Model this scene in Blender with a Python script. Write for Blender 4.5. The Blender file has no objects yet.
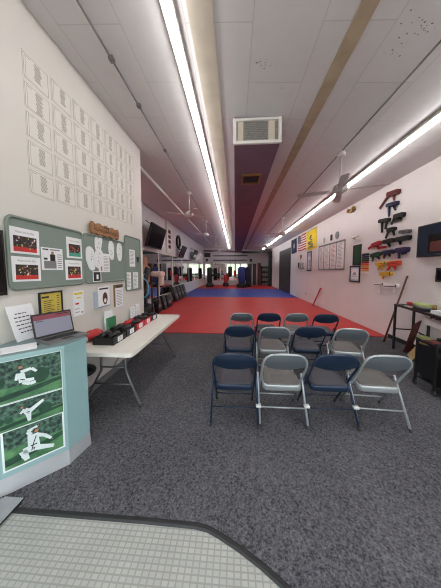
import bpy, bmesh, math, random
from mathutils import Vector, Matrix
random.seed(7)
PI = math.pi
S = bpy.context.scene
COL = S.collection

# ------------------------------------------------------------------ materials
def s2l(c):
    return tuple((v/12.92 if v <= .04045 else ((v+.055)/1.055)**2.4) for v in c)
def rgb(r, g, b):
    return s2l((r/255, g/255, b/255))
MATS = {}
def mat(name, col, rough=.6, metal=0., noise=0., nscale=20., bump=0., bscale=60., emit=None, spec=.5, coat=0.):
    m = bpy.data.materials.new(name); m.use_nodes = True
    nt = m.node_tree; b = nt.nodes['Principled BSDF']
    b.inputs['Base Color'].default_value = (*col, 1)
    b.inputs['Roughness'].default_value = rough
    b.inputs['Metallic'].default_value = metal
    b.inputs['Specular IOR Level'].default_value = spec
    if coat: b.inputs['Coat Weight'].default_value = coat
    if emit:
        b.inputs['Emission Color'].default_value = (*emit[0], 1); b.inputs['Emission Strength'].default_value = emit[1]
    tc = nt.nodes.new('ShaderNodeTexCoord')
    if noise:
        n = nt.nodes.new('ShaderNodeTexNoise'); n.inputs['Scale'].default_value = nscale; n.inputs['Detail'].default_value = 4
        nt.links.new(tc.outputs['Object'], n.inputs['Vector'])
        r = nt.nodes.new('ShaderNodeValToRGB')
        r.color_ramp.elements[0].position = .3; r.color_ramp.elements[1].position = .7
        r.color_ramp.elements[0].color = (*[max(0, c*(1-noise)) for c in col], 1)
        r.color_ramp.elements[1].color = (*[min(1, c*(1+noise)) for c in col], 1)
        nt.links.new(n.outputs['Fac'], r.inputs['Fac']); nt.links.new(r.outputs['Color'], b.inputs['Base Color'])
    if bump:
        n2 = nt.nodes.new('ShaderNodeTexNoise'); n2.inputs['Scale'].default_value = bscale
        nt.links.new(tc.outputs['Object'], n2.inputs['Vector'])
        bp = nt.nodes.new('ShaderNodeBump'); bp.inputs['Strength'].default_value = bump; bp.inputs['Distance'].default_value = .01
        nt.links.new(n2.outputs['Fac'], bp.inputs['Height']); nt.links.new(bp.outputs['Normal'], b.inputs['Normal'])
    MATS[name] = m
    return m
def brick_mat(name, c1, c2, cm, bw, rh, mortar, offset, rough, bump=.0, rot=0., smooth=.1, noise=.0, nscale=8.):
    m = bpy.data.materials.new(name); m.use_nodes = True
    nt = m.node_tree; b = nt.nodes['Principled BSDF']; b.inputs['Roughness'].default_value = rough
    tc = nt.nodes.new('ShaderNodeTexCoord'); mp = nt.nodes.new('ShaderNodeMapping'); mp.inputs['Rotation'].default_value = (0, 0, rot)
    nt.links.new(tc.outputs['Object'], mp.inputs['Vector'])
    k = nt.nodes.new('ShaderNodeTexBrick'); k.offset = offset
    k.inputs['Color1'].default_value = (*c1, 1); k.inputs['Color2'].default_value = (*c2, 1); k.inputs['Mortar'].default_value = (*cm, 1)
    k.inputs['Scale'].default_value = 1; k.inputs['Mortar Size'].default_value = mortar; k.inputs['Mortar Smooth'].default_value = smooth
    k.inputs['Brick Width'].default_value = bw; k.inputs['Row Height'].default_value = rh
    nt.links.new(mp.outputs['Vector'], k.inputs['Vector'])
    out = k.outputs['Color']
    if noise:
        n = nt.nodes.new('ShaderNodeTexNoise'); n.inputs['Scale'].default_value = nscale; n.inputs['Detail'].default_value = 5
        nt.links.new(tc.outputs['Object'], n.inputs['Vector'])
        mr = nt.nodes.new('ShaderNodeMapRange'); mr.inputs['To Min'].default_value = 1-noise; mr.inputs['To Max'].default_value = 1+noise
        nt.links.new(n.outputs['Fac'], mr.inputs['Value'])
        mx = nt.nodes.new('ShaderNodeVectorMath'); mx.operation = 'MULTIPLY'
        nt.links.new(out, mx.inputs[0]); nt.links.new(mr.outputs['Result'], mx.inputs[1]); out = mx.outputs['Vector']
    nt.links.new(out, b.inputs['Base Color'])
    if bump:
        bp = nt.nodes.new('ShaderNodeBump'); bp.inputs['Strength'].default_value = bump; bp.inputs['Distance'].default_value = .004; bp.invert = True
        nt.links.new(k.outputs['Fac'], bp.inputs['Height']); nt.links.new(bp.outputs['Normal'], b.inputs['Normal'])
    MATS[name] = m
    return m

M = MATS
mat('wall_paint', rgb(216, 213, 207), .7, noise=.02, nscale=3)
mat('right_wall_paint', rgb(226, 219, 218), .6, noise=.02, nscale=2)
mat('back_paint', rgb(215, 212, 214), .7)
brick_mat('ceiling_panels', rgb(208, 206, 206), rgb(211, 209, 209), rgb(192, 189, 189), 1.22, .61, .005, .5, .8, rot=PI/2, noise=.05)
mat('rust_stain', rgb(120, 95, 70), .9)
# carpet: fine mottled grey blue
def carpet():
    m = bpy.data.materials.new('carpet'); m.use_nodes = True
    nt = m.node_tree; b = nt.nodes['Principled BSDF']; b.inputs['Roughness'].default_value = .95; b.inputs['Specular IOR Level'].default_value = .1
    tc = nt.nodes.new('ShaderNodeTexCoord')
    n1 = nt.nodes.new('ShaderNodeTexNoise'); n1.inputs['Scale'].default_value = 130; n1.inputs['Detail'].default_value = 4
    n2 = nt.nodes.new('ShaderNodeTexNoise'); n2.inputs['Scale'].default_value = 60; n2.inputs['Detail'].default_value = 6
    n3 = nt.nodes.new('ShaderNodeTexNoise'); n3.inputs['Scale'].default_value = 1.6; n3.inputs['Detail'].default_value = 3
    for n in (n1, n2, n3): nt.links.new(tc.outputs['Object'], n.inputs['Vector'])
    a = nt.nodes.new('ShaderNodeMath'); a.operation = 'ADD'
    nt.links.new(n1.outputs['Fac'], a.inputs[0]); nt.links.new(n2.outputs['Fac'], a.inputs[1])
    a2 = nt.nodes.new('ShaderNodeMath'); a2.operation = 'MULTIPLY_ADD'; a2.inputs[1].default_value = .25
    nt.links.new(n3.outputs['Fac'], a2.inputs[0]); nt.links.new(a.outputs[0], a2.inputs[2])
    r = nt.nodes.new('ShaderNodeMapRange'); r.inputs['From Min'].default_value = .85; r.inputs['From Max'].default_value = 1.4
    nt.links.new(a2.outputs[0], r.inputs['Value'])
    cr = nt.nodes.new('ShaderNodeValToRGB')
    cr.color_ramp.elements[0].color = (*rgb(48, 48, 51), 1); cr.color_ramp.elements[1].color = (*rgb(116, 115, 120), 1)
    nt.links.new(r.outputs['Result'], cr.inputs['Fac']); nt.links.new(cr.outputs['Color'], b.inputs['Base Color'])
    bp = nt.nodes.new('ShaderNodeBump'); bp.inputs['Strength'].default_value = .5; bp.inputs['Distance'].default_value = .01
    nt.links.new(n1.outputs['Fac'], bp.inputs['Height']); nt.links.new(bp.outputs['Normal'], b.inputs['Normal'])
    MATS['carpet'] = m
carpet()
brick_mat('entry_tile', rgb(178, 179, 173), rgb(169, 171, 165), rgb(150, 152, 147), .037, .027, .004, 0, .5, bump=.4, noise=.12, nscale=5)
mat('tile_seam', rgb(140, 140, 130), .8)
mat('mat_red', rgb(194, 48, 46), .5, noise=.06, nscale=1.5, bump=.05, bscale=300)
mat('mat_blue', rgb(44, 64, 156), .5, noise=.06, nscale=1.5, bump=.05, bscale=300)
mat('rubber', rgb(38, 39, 40), .6)
mat('tube_light', (1, 1, 1), .5, emit=((1., .975, .96), 17.))
mat('fixture_white', rgb(225, 222, 215), .5)
mat('tan_board', rgb(172, 154, 130), .8, noise=.12, nscale=5)
mat('pale_board', rgb(196, 186, 170), .8, noise=.08, nscale=4)
mat('conduit_grey', rgb(112, 108, 107), .5, .4)
mat('dark_metal', rgb(62, 60, 60), .5, .6)
mat('white_metal', rgb(214, 212, 208), .4, noise=.02)
mat('fan_white', rgb(205, 200, 195), .4)
mat('fan_grey', rgb(176, 169, 167), .5)
mat('soffit', rgb(120, 92, 110), .8, noise=.08, nscale=3)
mat('filter', rgb(138, 134, 130), .9, noise=.2, nscale=40)
mat('black', rgb(24, 24, 26), .5)
mat('black_gloss', rgb(14, 14, 16), .15)
mat('black_vinyl', rgb(22, 22, 25), .4, bump=.1)
mat('grey_plastic', rgb(110, 110, 110), .5)
mat('teal_laminate', rgb(142, 176, 178), .55, noise=.02, nscale=30)
mat('teal_top', rgb(124, 146, 147), .45, noise=.03, nscale=20)
mat('kick_metal', rgb(186, 190, 192), .35, .3, noise=.05, nscale=6)
mat('table_white', rgb(232, 229, 220), .45, noise=.02, nscale=15)
mat('steel_grey', rgb(104, 106, 110), .35, .7)
mat('felt_green', rgb(130, 143, 136), .95, noise=.06, nscale=120)
mat('frame_green', rgb(122, 135, 126), .5)
mat('paper', rgb(236, 237, 240), .8)
mat('paper_cream', rgb(219, 216, 209), .8)
mat('ink', rgb(45, 45, 50), .8)
mat('ink_soft', rgb(140, 137, 130), .8)
mat('ink_grey', rgb(130, 130, 132), .8)
mat('orange_ink', rgb(214, 120, 50), .7)
mat('yellow_ink', rgb(230, 208, 60), .7)
mat('gold_paper', rgb(205, 186, 84), .6, noise=.05)
mat('red_ink', rgb(190, 40, 40), .7)
mat('green_ink', rgb(60, 130, 90), .7)
mat('crowd_red', rgb(200, 52, 46), .6)
mat('crowd_dark', rgb(60, 52, 50), .7, noise=.9, nscale=55)
mat('crowd_teal', rgb(70, 160, 140), .6)
mat('wood', rgb(150, 104, 62), .5, noise=.2, nscale=14)
mat('wood_dark', rgb(92, 52, 34), .5, noise=.2, nscale=10)
mat('brown_red', rgb(92, 40, 34), .6)
mat('cardboard', rgb(178, 152, 104), .8)
mat('chair_blue', rgb(28, 44, 66), .3, .25, coat=.2)
mat('chair_silver', rgb(108, 116, 122), .32, .5)
mat('chair_silver_tube', rgb(172, 178, 180), .3, .5)
mat('chair_blue_tube', rgb(36, 50, 72), .3, .3)
mat('pad_blue', rgb(60, 58, 67), .55, noise=.05, nscale=30)
mat('pad_tan', rgb(98, 95, 93), .55, noise=.05, nscale=30)
mat('cap', rgb(60, 60, 62), .6)
mat('clip', rgb(205, 210, 208), .4)
mat('bag_blue', rgb(40, 54, 120), .45)
mat('bag_red', rgb(190, 44, 46), .45)
mat('skin', rgb(176, 124, 98), .5)
mat('pink_pad', rgb(214, 182, 170), .5)
mat('cyan', rgb(90, 170, 190), .4)
mat('door_dark', rgb(52, 48, 48), .5)
mat('screen', rgb(34, 44, 58), .15)
mat('screen_pale', rgb(138, 138, 154), .3)
mat('screen_red', rgb(132, 62, 76), .3)
mat('flag_navy', rgb(34, 38, 70), .8)
mat('flag_red', rgb(178, 46, 54), .8)
mat('flag_white', rgb(232, 226, 224), .8)
mat('flag_yellow', rgb(240, 214, 50), .8)
mat('poster_blue', rgb(168, 176, 190), .4)
mat('brass', rgb(150, 120, 70), .4, .6)
mat('teal_crate', rgb(108, 140, 140), .5)
mat('pale_green', rgb(172, 186, 120), .6)
for n, c in dict(brown=(96, 38, 34), navy=(34, 38, 66), black=(30, 28, 30), grey=(96, 92, 92), red=(160, 34, 38), green=(32, 70, 48), purple=(48, 40, 78), yellow=(222, 176, 60), orange=(216, 78, 52), white=(238, 232, 230)).items():
    mat('belt_'+n, rgb(*c), .8, noise=.1, nscale=60)
mat('gi_white', rgb(214, 226, 226), .5)
mat('print_border', rgb(226, 234, 234), .4)
mat('hair', rgb(40, 28, 24), .5)
def poster(name, lo, hi, scale, seed):
    m = bpy.data.materials.new(name); m.use_nodes = True
    nt = m.node_tree; b = nt.nodes['Principled BSDF']; b.inputs['Roughness'].default_value = .3
    tc = nt.nodes.new('ShaderNodeTexCoord'); n = nt.nodes.new('ShaderNodeTexNoise'); n.inputs['Scale'].default_value = scale; n.inputs['Detail'].default_value = 7
    n.noise_dimensions = '4D'; n.inputs['W'].default_value = seed
    nt.links.new(tc.outputs['Object'], n.inputs['Vector'])
    r = nt.nodes.new('ShaderNodeValToRGB'); r.color_ramp.elements[0].position = .38; r.color_ramp.elements[1].position = .68
    r.color_ramp.elements[0].color = (*lo, 1); r.color_ramp.elements[1].color = (*hi, 1)
    nt.links.new(n.outputs['Fac'], r.inputs['Fac']); nt.links.new(r.outputs['Color'], b.inputs['Base Color'])
    MATS[name] = m
poster('print_trees', rgb(14, 34, 34), rgb(92, 130, 112), 42, 1.)
poster('print_grass', rgb(52, 98, 68), rgb(98, 148, 100), 12, 3.)
poster('print_shade', rgb(22, 56, 44), rgb(40, 84, 60), 14, 5.)
def mirror_mat():
    m = mat('mirror', (.82, .84, .84), .02, 1.)
mirror_mat()
def glass_mat():
    m = bpy.data.materials.new('window_glass'); m.use_nodes = True
    nt = m.node_tree; nt.nodes.remove(nt.nodes['Principled BSDF'])
    t = nt.nodes.new('ShaderNodeBsdfTransparent'); g = nt.nodes.new('ShaderNodeBsdfGlossy'); g.inputs['Roughness'].default_value = .02
    x = nt.nodes.new('ShaderNodeMixShader'); x.inputs['Fac'].default_value = .06
    nt.links.new(t.outputs[0], x.inputs[1]); nt.links.new(g.outputs[0], x.inputs[2])
    nt.links.new(x.outputs[0], nt.nodes['Material Output'].inputs['Surface'])
    MATS['window_glass'] = m
glass_mat()

# ------------------------------------------------------------------ mesh builder
W = {}          # world position of every object's origin
class MB:
    def __init__(s): s.bm = bmesh.new(); s.mats = []
    def mi(s, m):
        if m not in s.mats: s.mats.append(m)
        return s.mats.index(m)
    def face(s, vs, m, smooth=False):
        try: f = s.bm.faces.new(vs)
        except ValueError: return None
        f.material_index = s.mi(m); f.smooth = smooth
        return f
    def poly(s, pts, m): return s.face([s.bm.verts.new(p) for p in pts], m)
    def box(s, lo, hi, m, bev=0., rot=None, piv=None, seg=2):
        t = bmesh.new()
        bmesh.ops.create_cube(t, size=1)
        c = (Vector(lo)+Vector(hi))/2; d = Vector(hi)-Vector(lo)
        for v in t.verts: v.co = Vector((v.co.x*d.x, v.co.y*d.y, v.co.z*d.z))
        if bev: bmesh.ops.bevel(t, geom=list(t.edges), offset=bev, segments=seg, affect='EDGES', profile=.5)
        for v in t.verts:
            p = v.co + c
            if rot is not None:
                q = Vector(piv) if piv is not None else c
                p = rot @ (p-q) + q
            v.co = p
        s.merge(t, m, bev > 0)
    def merge(s, t, m, smooth=False):
        mp = {v: s.bm.verts.new(v.co) for v in t.verts}
        for f in t.faces: s.face([mp[v] for v in f.verts], m, smooth)
        t.free()
    def tube(s, pts, r, m, seg=8, closed=False):
        pts = [Vector(p) for p in pts]; n = len(pts)
        rs = r if isinstance(r, (list, tuple)) else [r]*n
        up = None; rings = []
        for i, p in enumerate(pts):
            if closed: d = pts[(i+1) % n]-pts[i-1]
            else: d = pts[min(i+1, n-1)]-pts[max(i-1, 0)]
            d.normalize()
            if up is None:
                up = Vector((0, 0, 1)) if abs(d.z) < .9 else Vector((1, 0, 0))
            a = d.cross(up)
            if a.length < 1e-4: a = d.orthogonal()
            a.normalize(); b = a.cross(d).normalized(); up = b
            rings.append([s.bm.verts.new(p+(a*math.cos(2*PI*k/seg)+b*math.sin(2*PI*k/seg))*rs[i]) for k in range(seg)])
        for i in range(n if closed else n-1):
            A, B = rings[i], rings[(i+1) % n]
            for k in range(seg): s.face([A[k], A[(k+1) % seg], B[(k+1) % seg], B[k]], m, True)
        if not closed:
            s.face(rings[0][::-1], m); s.face(rings[-1], m)
    def lathe(s, c, prof, m, seg=20, axis='z', sx=1., sy=1.):
        c = Vector(c); rings = []
        for (r, h) in prof:
            ring = []
            for k in range(seg):
                a = 2*PI*k/seg; u, v = r*math.cos(a)*sx, r*math.sin(a)*sy
                o = {'z': (u, v, h), 'x': (h, u, v), 'y': (u, h, v)}[axis]
                ring.append(s.bm.verts.new(c+Vector(o)))
            rings.append(ring)
        for A, B in zip(rings, rings[1:]):
            for k in range(seg): s.face([A[k], A[(k+1) % seg], B[(k+1) % seg], B[k]], m, True)
        s.face(rings[0][::-1], m); s.face(rings[-1], m)
    def grid(s, fn, nu, nv, m, mfn=None, smooth=True):
        vs = [[s.bm.verts.new(fn(i/nu, j/nv)) for j in range(nv+1)] for i in range(nu+1)]
        for i in range(nu):
            for j in range(nv):
                s.face([vs[i][j], vs[i+1][j], vs[i+1][j+1], vs[i][j+1]], mfn(i, j) if mfn else m, smooth)
    def prism(s, poly, fr, d0, d1, m, side=None):
        a = [s.bm.verts.new(fr(u, v, d0)) for u, v in poly]; b = [s.bm.verts.new(fr(u, v, d1)) for u, v in poly]
        s.face(a[::-1], side or m); s.face(b, m); n = len(poly)
        for k in range(n): s.face([a[k], a[(k+1) % n], b[(k+1) % n], b[k]], side or m)
    def slab(s, fr, u0, u1, v0, v1, d0, d1, m): s.prism([(u0, v0), (u1, v0), (u1, v1), (u0, v1)], fr, d0, d1, m)
    def text(s, txt, fr, u, v, size, d, m, width=None):
        cu = bpy.data.curves.new('lettering', 'FONT'); cu.body = txt; cu.size = size; cu.shear = .2
        o = bpy.data.objects.new('lettering', cu); COL.objects.link(o)
        dg = bpy.context.evaluated_depsgraph_get(); dg.update()
        me = bpy.data.meshes.new_from_object(o.evaluated_get(dg))
        xs = [q.co.x for q in me.vertices]; k = (width/(max(xs)-min(xs))) if width else 1
        vs = [s.bm.verts.new(fr(u+(q.co.x-min(xs))*k, v+q.co.y, d)) for q in me.vertices]
        for p in me.polygons: s.face([vs[i] for i in p.vertices], m)
        bpy.data.objects.remove(o); bpy.data.curves.remove(cu); bpy.data.meshes.remove(me)
    def build(s, name, parent=None, recalc=True):
        if recalc: bmesh.ops.recalc_face_normals(s.bm, faces=s.bm.faces)
        me = bpy.data.meshes.new(name)
        if parent is not None: o0 = W[parent.name]
        else:
            xs = [v.co for v in s.bm.verts]
            o0 = Vector(((min(p.x for p in xs)+max(p.x for p in xs))/2, (min(p.y for p in xs)+max(p.y for p in xs))/2, min(p.z for p in xs)))
        for v in s.bm.verts: v.co -= o0
        s.bm.to_mesh(me); s.bm.free()
        for m in s.mats: me.materials.append(M[m])
        o = bpy.data.objects.new(name, me); COL.objects.link(o)
        if parent is not None: o.parent = parent
        else: o.location = o0
        W[o.name] = Vector(o0)
        return o
def tag(o, label, cat, group=None, kind=None):
    o['label'] = label; o['category'] = cat
    if group: o['group'] = group
    if kind: o['kind'] = kind
    return o
def thing(name, label, cat, loc=(0, 0, 0), group=None):
    o = bpy.data.objects.new(name, None); COL.objects.link(o); o.location = loc; o.empty_display_size = .1
    W[o.name] = Vector(loc)
    return tag(o, label, cat, group)
def struct(b, name):
    o = b.build(name); o['kind'] = 'structure'; return o
KIDS = {}
def dup(root, loc=None, rz=0., label=None, parent=None):
    c = root.copy(); COL.objects.link(c)
    if parent is not None: c.parent = parent
    if loc is not None: c.location = loc; c.rotation_euler = (0, 0, rz)
    if label: c['label'] = label
    for ch in [o for o in bpy.data.objects if o.parent == root]: dup(ch, parent=c)
    return c

# frames on the walls: (u, v, d) -> world, u to the right as one faces the wall, v up, d out of the wall
LX, RX, LLX, BY = -1.85, 3.6, -3.3, 22.5
FY = -1.3
def FL(u, v, d): return (LX+d, u, v)
def FR(u, v, d): return (RX-d, -u, v)
def FLL(u, v, d): return (LLX+d, u, v)
def FB(u, v, d): return (u, BY-d, v)
def cz(x): return 3.59+.0587*(3.6-x)

# ------------------------------------------------------------------ the setting
b = MB(); b.box((-3.5, FY-.2, -.12), (3.8, BY+.2, 0), 'entry_tile'); struct(b, 'floor')
edge = [(-1.84, 1.2), (-1.2, 1.2), (-.55, 1.2), (-.24, 1.196), (-.16, 1.185), (-.09, 1.16), (.036, 1.104), (.152, 1.042), (.258, .974), (.42, .86), (.62, .68), (.85, .38), (1.05, 0.), (1.2, -.5), (1.3, FY+.01)]
FZ = lambda u, v, d: (u, v, d)
b = MB(); b.prism(edge+[(RX-.002, FY+.01), (RX-.002, 5.15), (LLX+.002, 5.15), (LLX+.002, 4.17), (LX+.002, 4.17)], FZ, 0, .01, 'carpet'); struct(b, 'floor_carpet')
b = MB()
def strip_profile(pts, w, h, m):
    vs = []
    for i, p in enumerate(pts):
        a = Vector(pts[max(i-1, 0)]); c = Vector(pts[min(i+1, len(pts)-1)]); d = (c-a).normalized(); n = Vector((-d.y, d.x))
        q = Vector(p)
        vs.append([b.bm.verts.new((*(q+n*o), z)) for o, z in ((-w, .001), (-w*.5, h), (w*.5, h), (w, .0105))])
    for A, B in zip(vs, vs[1:]):
        for k in range(3): b.face([A[k], A[k+1], B[k+1], B[k]], m, False)
strip_profile(edge, .016, .013, 'rubber'); struct(b, 'trim_1')
b = MB(); b.box((LLX+.002, 5.15, 0), (RX-.002, 12.2, .025), 'mat_red')
b.box((LLX+.002, 12.2, 0), (RX-.002, 17.8, .025), 'mat_blue'); b.box((LLX+.002, 17.8, 0), (RX-.002, BY, .025), 'mat_red'); struct(b, 'floor_mat')

b = MB()
Lz, Rz = cz(-3.5), cz(3.8)
b.prism([(-3.5, Lz), (3.8, Rz), (3.8, Rz+.12), (-3.5, Lz+.12)], lambda u, v, d: (u, d, v), FY-.2, BY+.2, 'ceiling_panels')
for (sx, sy, n, sp) in ((.29, 2.45, 16, .07), (1.62, 2.12, 22, .1), (1.52, 2.32, 12, .07), (.55, 2.75, 3, .03)):
    for k in range(n):
        x, y = sx+random.gauss(0, sp), sy+random.gauss(0, sp*.5); r = random.uniform(.003, .008)
        b.poly([(x+r*math.cos(t*PI/3), y+r*math.sin(t*PI/3), cz(x+r*math.cos(t*PI/3))-.0015) for t in range(6)], 'rust_stain')
struct(b, 'ceiling')
def wall(name, x0, x1, y0, y1, zt, m):
    b = MB(); b.box((x0, y0, 0), (x1, y1, zt), m); return struct(b, name)
b = MB(); b.prism([(LX-.12, 0), (LX, 0), (LX, cz(LX)), (LX-.12, cz(LX-.12))], lambda u, v, d: (u, d, v), FY, 4.05, 'wall_paint'); struct(b, 'wall_left')
b = MB(); b.prism([(LLX, 0), (LX, 0), (LX, cz(LX)), (LLX, cz(LLX))], lambda u, v, d: (u, d, v), 4.05, 4.17, 'wall_paint'); struct(b, 'wall_left_return')
wall('wall_left_rear', LLX-.12, LLX, 4.05, BY, cz(LLX), 'back_paint')
wall('wall_right', RX, RX+.12, FY, BY, cz(RX), 'right_wall_paint')
b = MB(); b.prism([(LLX-.12, 0), (RX+.12, 0), (RX+.12, cz(RX+.12)), (LLX-.12, cz(LLX-.12))], lambda u, v, d: (u, d, v), BY, BY+.12, 'back_paint'); struct(b, 'wall_back')
# street front with its big windows and a glazed door
b = MB()
fw = lambda u, v, d: (u, d, v)
b.slab(fw, LX-.12, RX+.12, 0, .35, FY-.12, FY, 'wall_paint')
b.prism([(LX-.12, 2.9), (RX+.12, 2.9), (RX+.12, cz(RX+.12)), (LX-.12, cz(LX-.12))], fw, FY-.12, FY, 'wall_paint')
for u in (LX-.12, -.02, 1.12, RX-.05): b.slab(fw, u, u+.17, .35, 2.9, FY-.12, FY, 'wall_paint')
struct(b, 'wall_front')
for i, (u0, u1) in enumerate(((-1.8, -.02), (.15, 1.12), (1.29, 3.55))):
    b = MB()
    for (a, c, e, f) in ((u0, u1, .35, .42), (u0, u1, 2.83, 2.9), (u0, u0+.06, .42, 2.83), (u1-.06, u1, .42, 2.83)): b.slab(fw, a, c, e, f, FY-.09, FY-.03, 'steel_grey')
    if u1-u0 > 1.5: b.slab(fw, (u0+u1)/2-.03, (u0+u1)/2+.03, .42, 2.83, FY-.09, FY-.03, 'steel_grey')
    w = struct(b, 'window_%d' % (i+1))
    b = MB(); b.poly([(u0+.03, FY-.06, .4), (u1-.03, FY-.06, .4), (u1-.03, FY-.06, 2.86), (u0+.03, FY-.06, 2.86)], 'window_glass'); b.build('pane', w)
# baseboards, ceiling boards, soffit
b = MB(); b.slab(FL, 2.25, 4.05, 0, .1, 0, .012, 'grey_plastic'); struct(b, 'baseboard_left')
b = MB(); b.slab(FR, -5.15, 1.3, 0.01, .1, 0, .012, 'rubber'); struct(b, 'baseboard_right')
def ceil_strip(x0, x1, y0, y1, t, m, name):
    b = MB(); b.prism([(x0, cz(x0)), (x1, cz(x1)), (x1, cz(x1)-t), (x0, cz(x0)-t)], lambda u, v, d: (u, d, v), y0, y1, m); return struct(b, name)
ceil_strip(1.0, 1.14, 0, BY, .012, 'tan_board', 'trim_2')
ceil_strip(-.42, -.2, 0, BY, .010, 'pale_board', 'trim_3')
b = MB(); b.prism([(-.02, 3.42), (.64, 3.42), (.64, cz(.64)), (-.02, cz(-.02))], lambda u, v, d: (u, d, v), 3.25, BY-.001, 'soffit'); struct(b, 'trim_4')
b = MB(); b.prism([(LLX+.005, 3.52), (RX-.005, 3.3), (RX-.005, 3.48), (LLX+.005, 3.72)], lambda u, v, d: (u, d, v), BY-.03, BY-.002, 'soffit'); struct(b, 'trim_5')

# return-air grille on the front of the soffit
g = thing('return_air_grille', 'white framed return air grille on the front of the ceiling duct', 'vent', (.31, 3.25, 3.42))
b = MB(); gf = lambda u, v, d: (u, 3.25-d, v)
for (a, c, e, f) in ((-.035, .655, 3.41, 3.45), (-.035, .655, 3.725, 3.76), (-.035, .01, 3.45, 3.725), (.61, .655, 3.45, 3.725)): b.slab(gf, a, c, e, f, .002, .04, 'white_metal')
b.build('frame', g)
b = MB(); b.slab(gf, .01, .61, 3.45, 3.725, .002, .01, 'filter'); b.build('filter_panel', g)
for (a, c) in ((.03, .11), (.47, .56)):
    b = MB(); b.slab(gf, a, c, 3.45, 3.725, .011, .02, 'pale_board'); b.build('side_panel', g)
b = MB()
for k in range(11): b.slab(gf, .13, .45, 3.46+k*.0245, 3.466+k*.0245, .011, .016, 'grey_plastic')
b.build('louvre', g)
g = thing('air_diffuser', 'small rectangular metal air diffuser under the maroon ceiling duct', 'vent', (.32, 4.4, 3.39))
b = MB(); gd = lambda u, v, d: (u, v, 3.42-d)
for (a, c, e, f) in ((.12, .5, 4.2, 4.25), (.12, .5, 4.6, 4.65), (.12, .16, 4.25, 4.6), (.46, .5, 4.25, 4.6)): b.slab(gd, a, c, e, f, .001, .03, 'brass')
b.build('frame', g)
b = MB(); b.slab(gd, .16, .46, 4.25, 4.6, .001, .006, 'black')
for k in range(6): b.slab(gd, .16, .46, 4.27+k*.056, 4.29+k*.056, .006, .02, 'dark_metal')
b.build('louvre', g)

# fluorescent rows: one fixture each 2.44 m
ORD = ['first', 'second', 'third', 'fourth', 'fifth', 'sixth', 'seventh', 'eighth', 'ninth', 'tenth']
def light_row(x, y0, n, side):
    z = cz(x)
    for k in range(n):
        ya, yb = y0+k*2.44+.004, y0+(k+1)*2.44-.004
        t = thing('ceiling_light', 'white strip ceiling light, %s from the front in the %s row' % (ORD[k], side), 'ceiling light', (x, (ya+yb)/2, z-.09), 'strip lights in the %s row' % side)
        b = MB(); b.box((x-.055, ya, z-.05), (x+.055, yb, z-.006), 'fixture_white', .006); b.build('housing', t)
        b = MB(); b.box((x-.034, ya+.02, z-.092), (x+.034, yb-.02, z-.051), 'tube_light', .012); b.build('tube', t)
light_row(-.575, -.02, 9, 'left'); light_row(2.66, -1.22, 9, 'right')

# conduits
def pipe(name, pts, r, m, label, cat='pipe', boxes=()):
    t = thing(name, label, cat, pts[0]); b = MB(); b.tube(pts, r, m, 8); b.build('pipe', t)
    for p in boxes:
        b = MB(); b.box((p[0]-.026, p[1]-.03, p[2]-.022), (p[0]+.026, p[1]+.03, p[2]+.02), m, .006); b.build('junction_box', t)
x = -1.33; z = cz(x)-.035
pipe('conduit', [(x, .3, z), (x, 12, z), (x, 20, z)], .010, 'conduit_grey', 'thin dark conduit with junction boxes running under the left ceiling', 'conduit', [(x, 2.35, z), (x, 4.1, z), (x, 3.0, z)])
x = -2.13; z = cz(x)-.05
pipe('white_pipe', [(x, 4.19, z), (x, 12, z), (x, 20, z)], .035, 'white_metal', 'white pipe running along the ceiling behind the left partition')
x = 1.85; z = cz(x)-.034
pipe('conduit', [(x, .3, z), (x, 12, z), (x, 20, z)], .010, 'conduit_grey', 'thin dark conduit running under the right half of the ceiling', 'conduit', [(x, 1.2, z)])

# ceiling fans
def make_fan(label, fg='fan_grey'):
    t = thing('ceiling_fan', label, 'fan', (0, 0, 0), 'ceiling fans')      # origin: the ceiling mount
    b = MB(); b.lathe((0, 0, 0), [(.05, -.075), (.072, -.06), (.075, -.02), (.06, 0)], 'fan_white', 16); b.build('canopy', t)
    b = MB(); b.tube([(0, 0, -.05), (0, 0, -.56)], .014, 'fan_white', 8); b.build('downrod', t)
    b = MB(); b.lathe((0, 0, -.62), [(.03, -.09), (.07, -.075), (.105, -.05), (.12, -.02), (.12, .02), (.1, .05), (.05, .075), (.02, .085)], fg, 20); b.build('motor', t)
    for k in range(4):
        a = k*PI/2+math.radians(4); R = Matrix.Rotation(a, 4, 'Z'); T = Matrix.Rotation(math.radians(10), 4, 'X')
        b = MB(); fb = lambda u, v, d: tuple(R @ Vector((u, (T @ Vector((0, v, d))).y, -.655+(T @ Vector((0, v, d))).z)))
        b.prism([(.16, -.045), (.3, -.06), (.68, -.068), (.715, -.04), (.72, 0), (.715, .04), (.68, .068), (.3, .06), (.16, .045)], fb, -.004, .004, fg); o = b.build('blade', t)
        b = MB(); b.prism([(.08, -.02), (.22, -.03), (.22, .03), (.08, .02)], fb, -.012, -.0045, 'fan_white'); b.build('bracket', o)
    return t
f0 = make_fan('grey ceiling fan on the right, nearest of all the fans'); f0.location = (1.85, 4.0, cz(1.85)-.045); f0.rotation_euler = (0, 0, math.radians(-24))
for (x, y, a, l) in ((-1.33, 6.2, 20, 'white ceiling fan on the left beside the long white pipe, nearest of the left fans'), (-1.33, 9.85, 50, 'white ceiling fan on the left, second from the front'),
                     (-1.33, 14.4, 10, 'white ceiling fan on the left, third from the front'), (-1.33, 18.1, 35, 'white ceiling fan on the left, farthest by the back wall'),
                     (1.85, 8.6, 25, 'dim ceiling fan on the right, second from the front near the flags'), (1.85, 13.2, 60, 'dim ceiling fan on the right, farthest, by the strip light end')):
    if y == 6.2: f1 = make_fan(l, 'fan_white'); f1.location = (x, y, cz(x)-.05); f1.rotation_euler = (0, 0, math.radians(a))
    else: dup(f1 if x < 0 else f0, (x, y, cz(x)-.05), math.radians(a), l)

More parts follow.
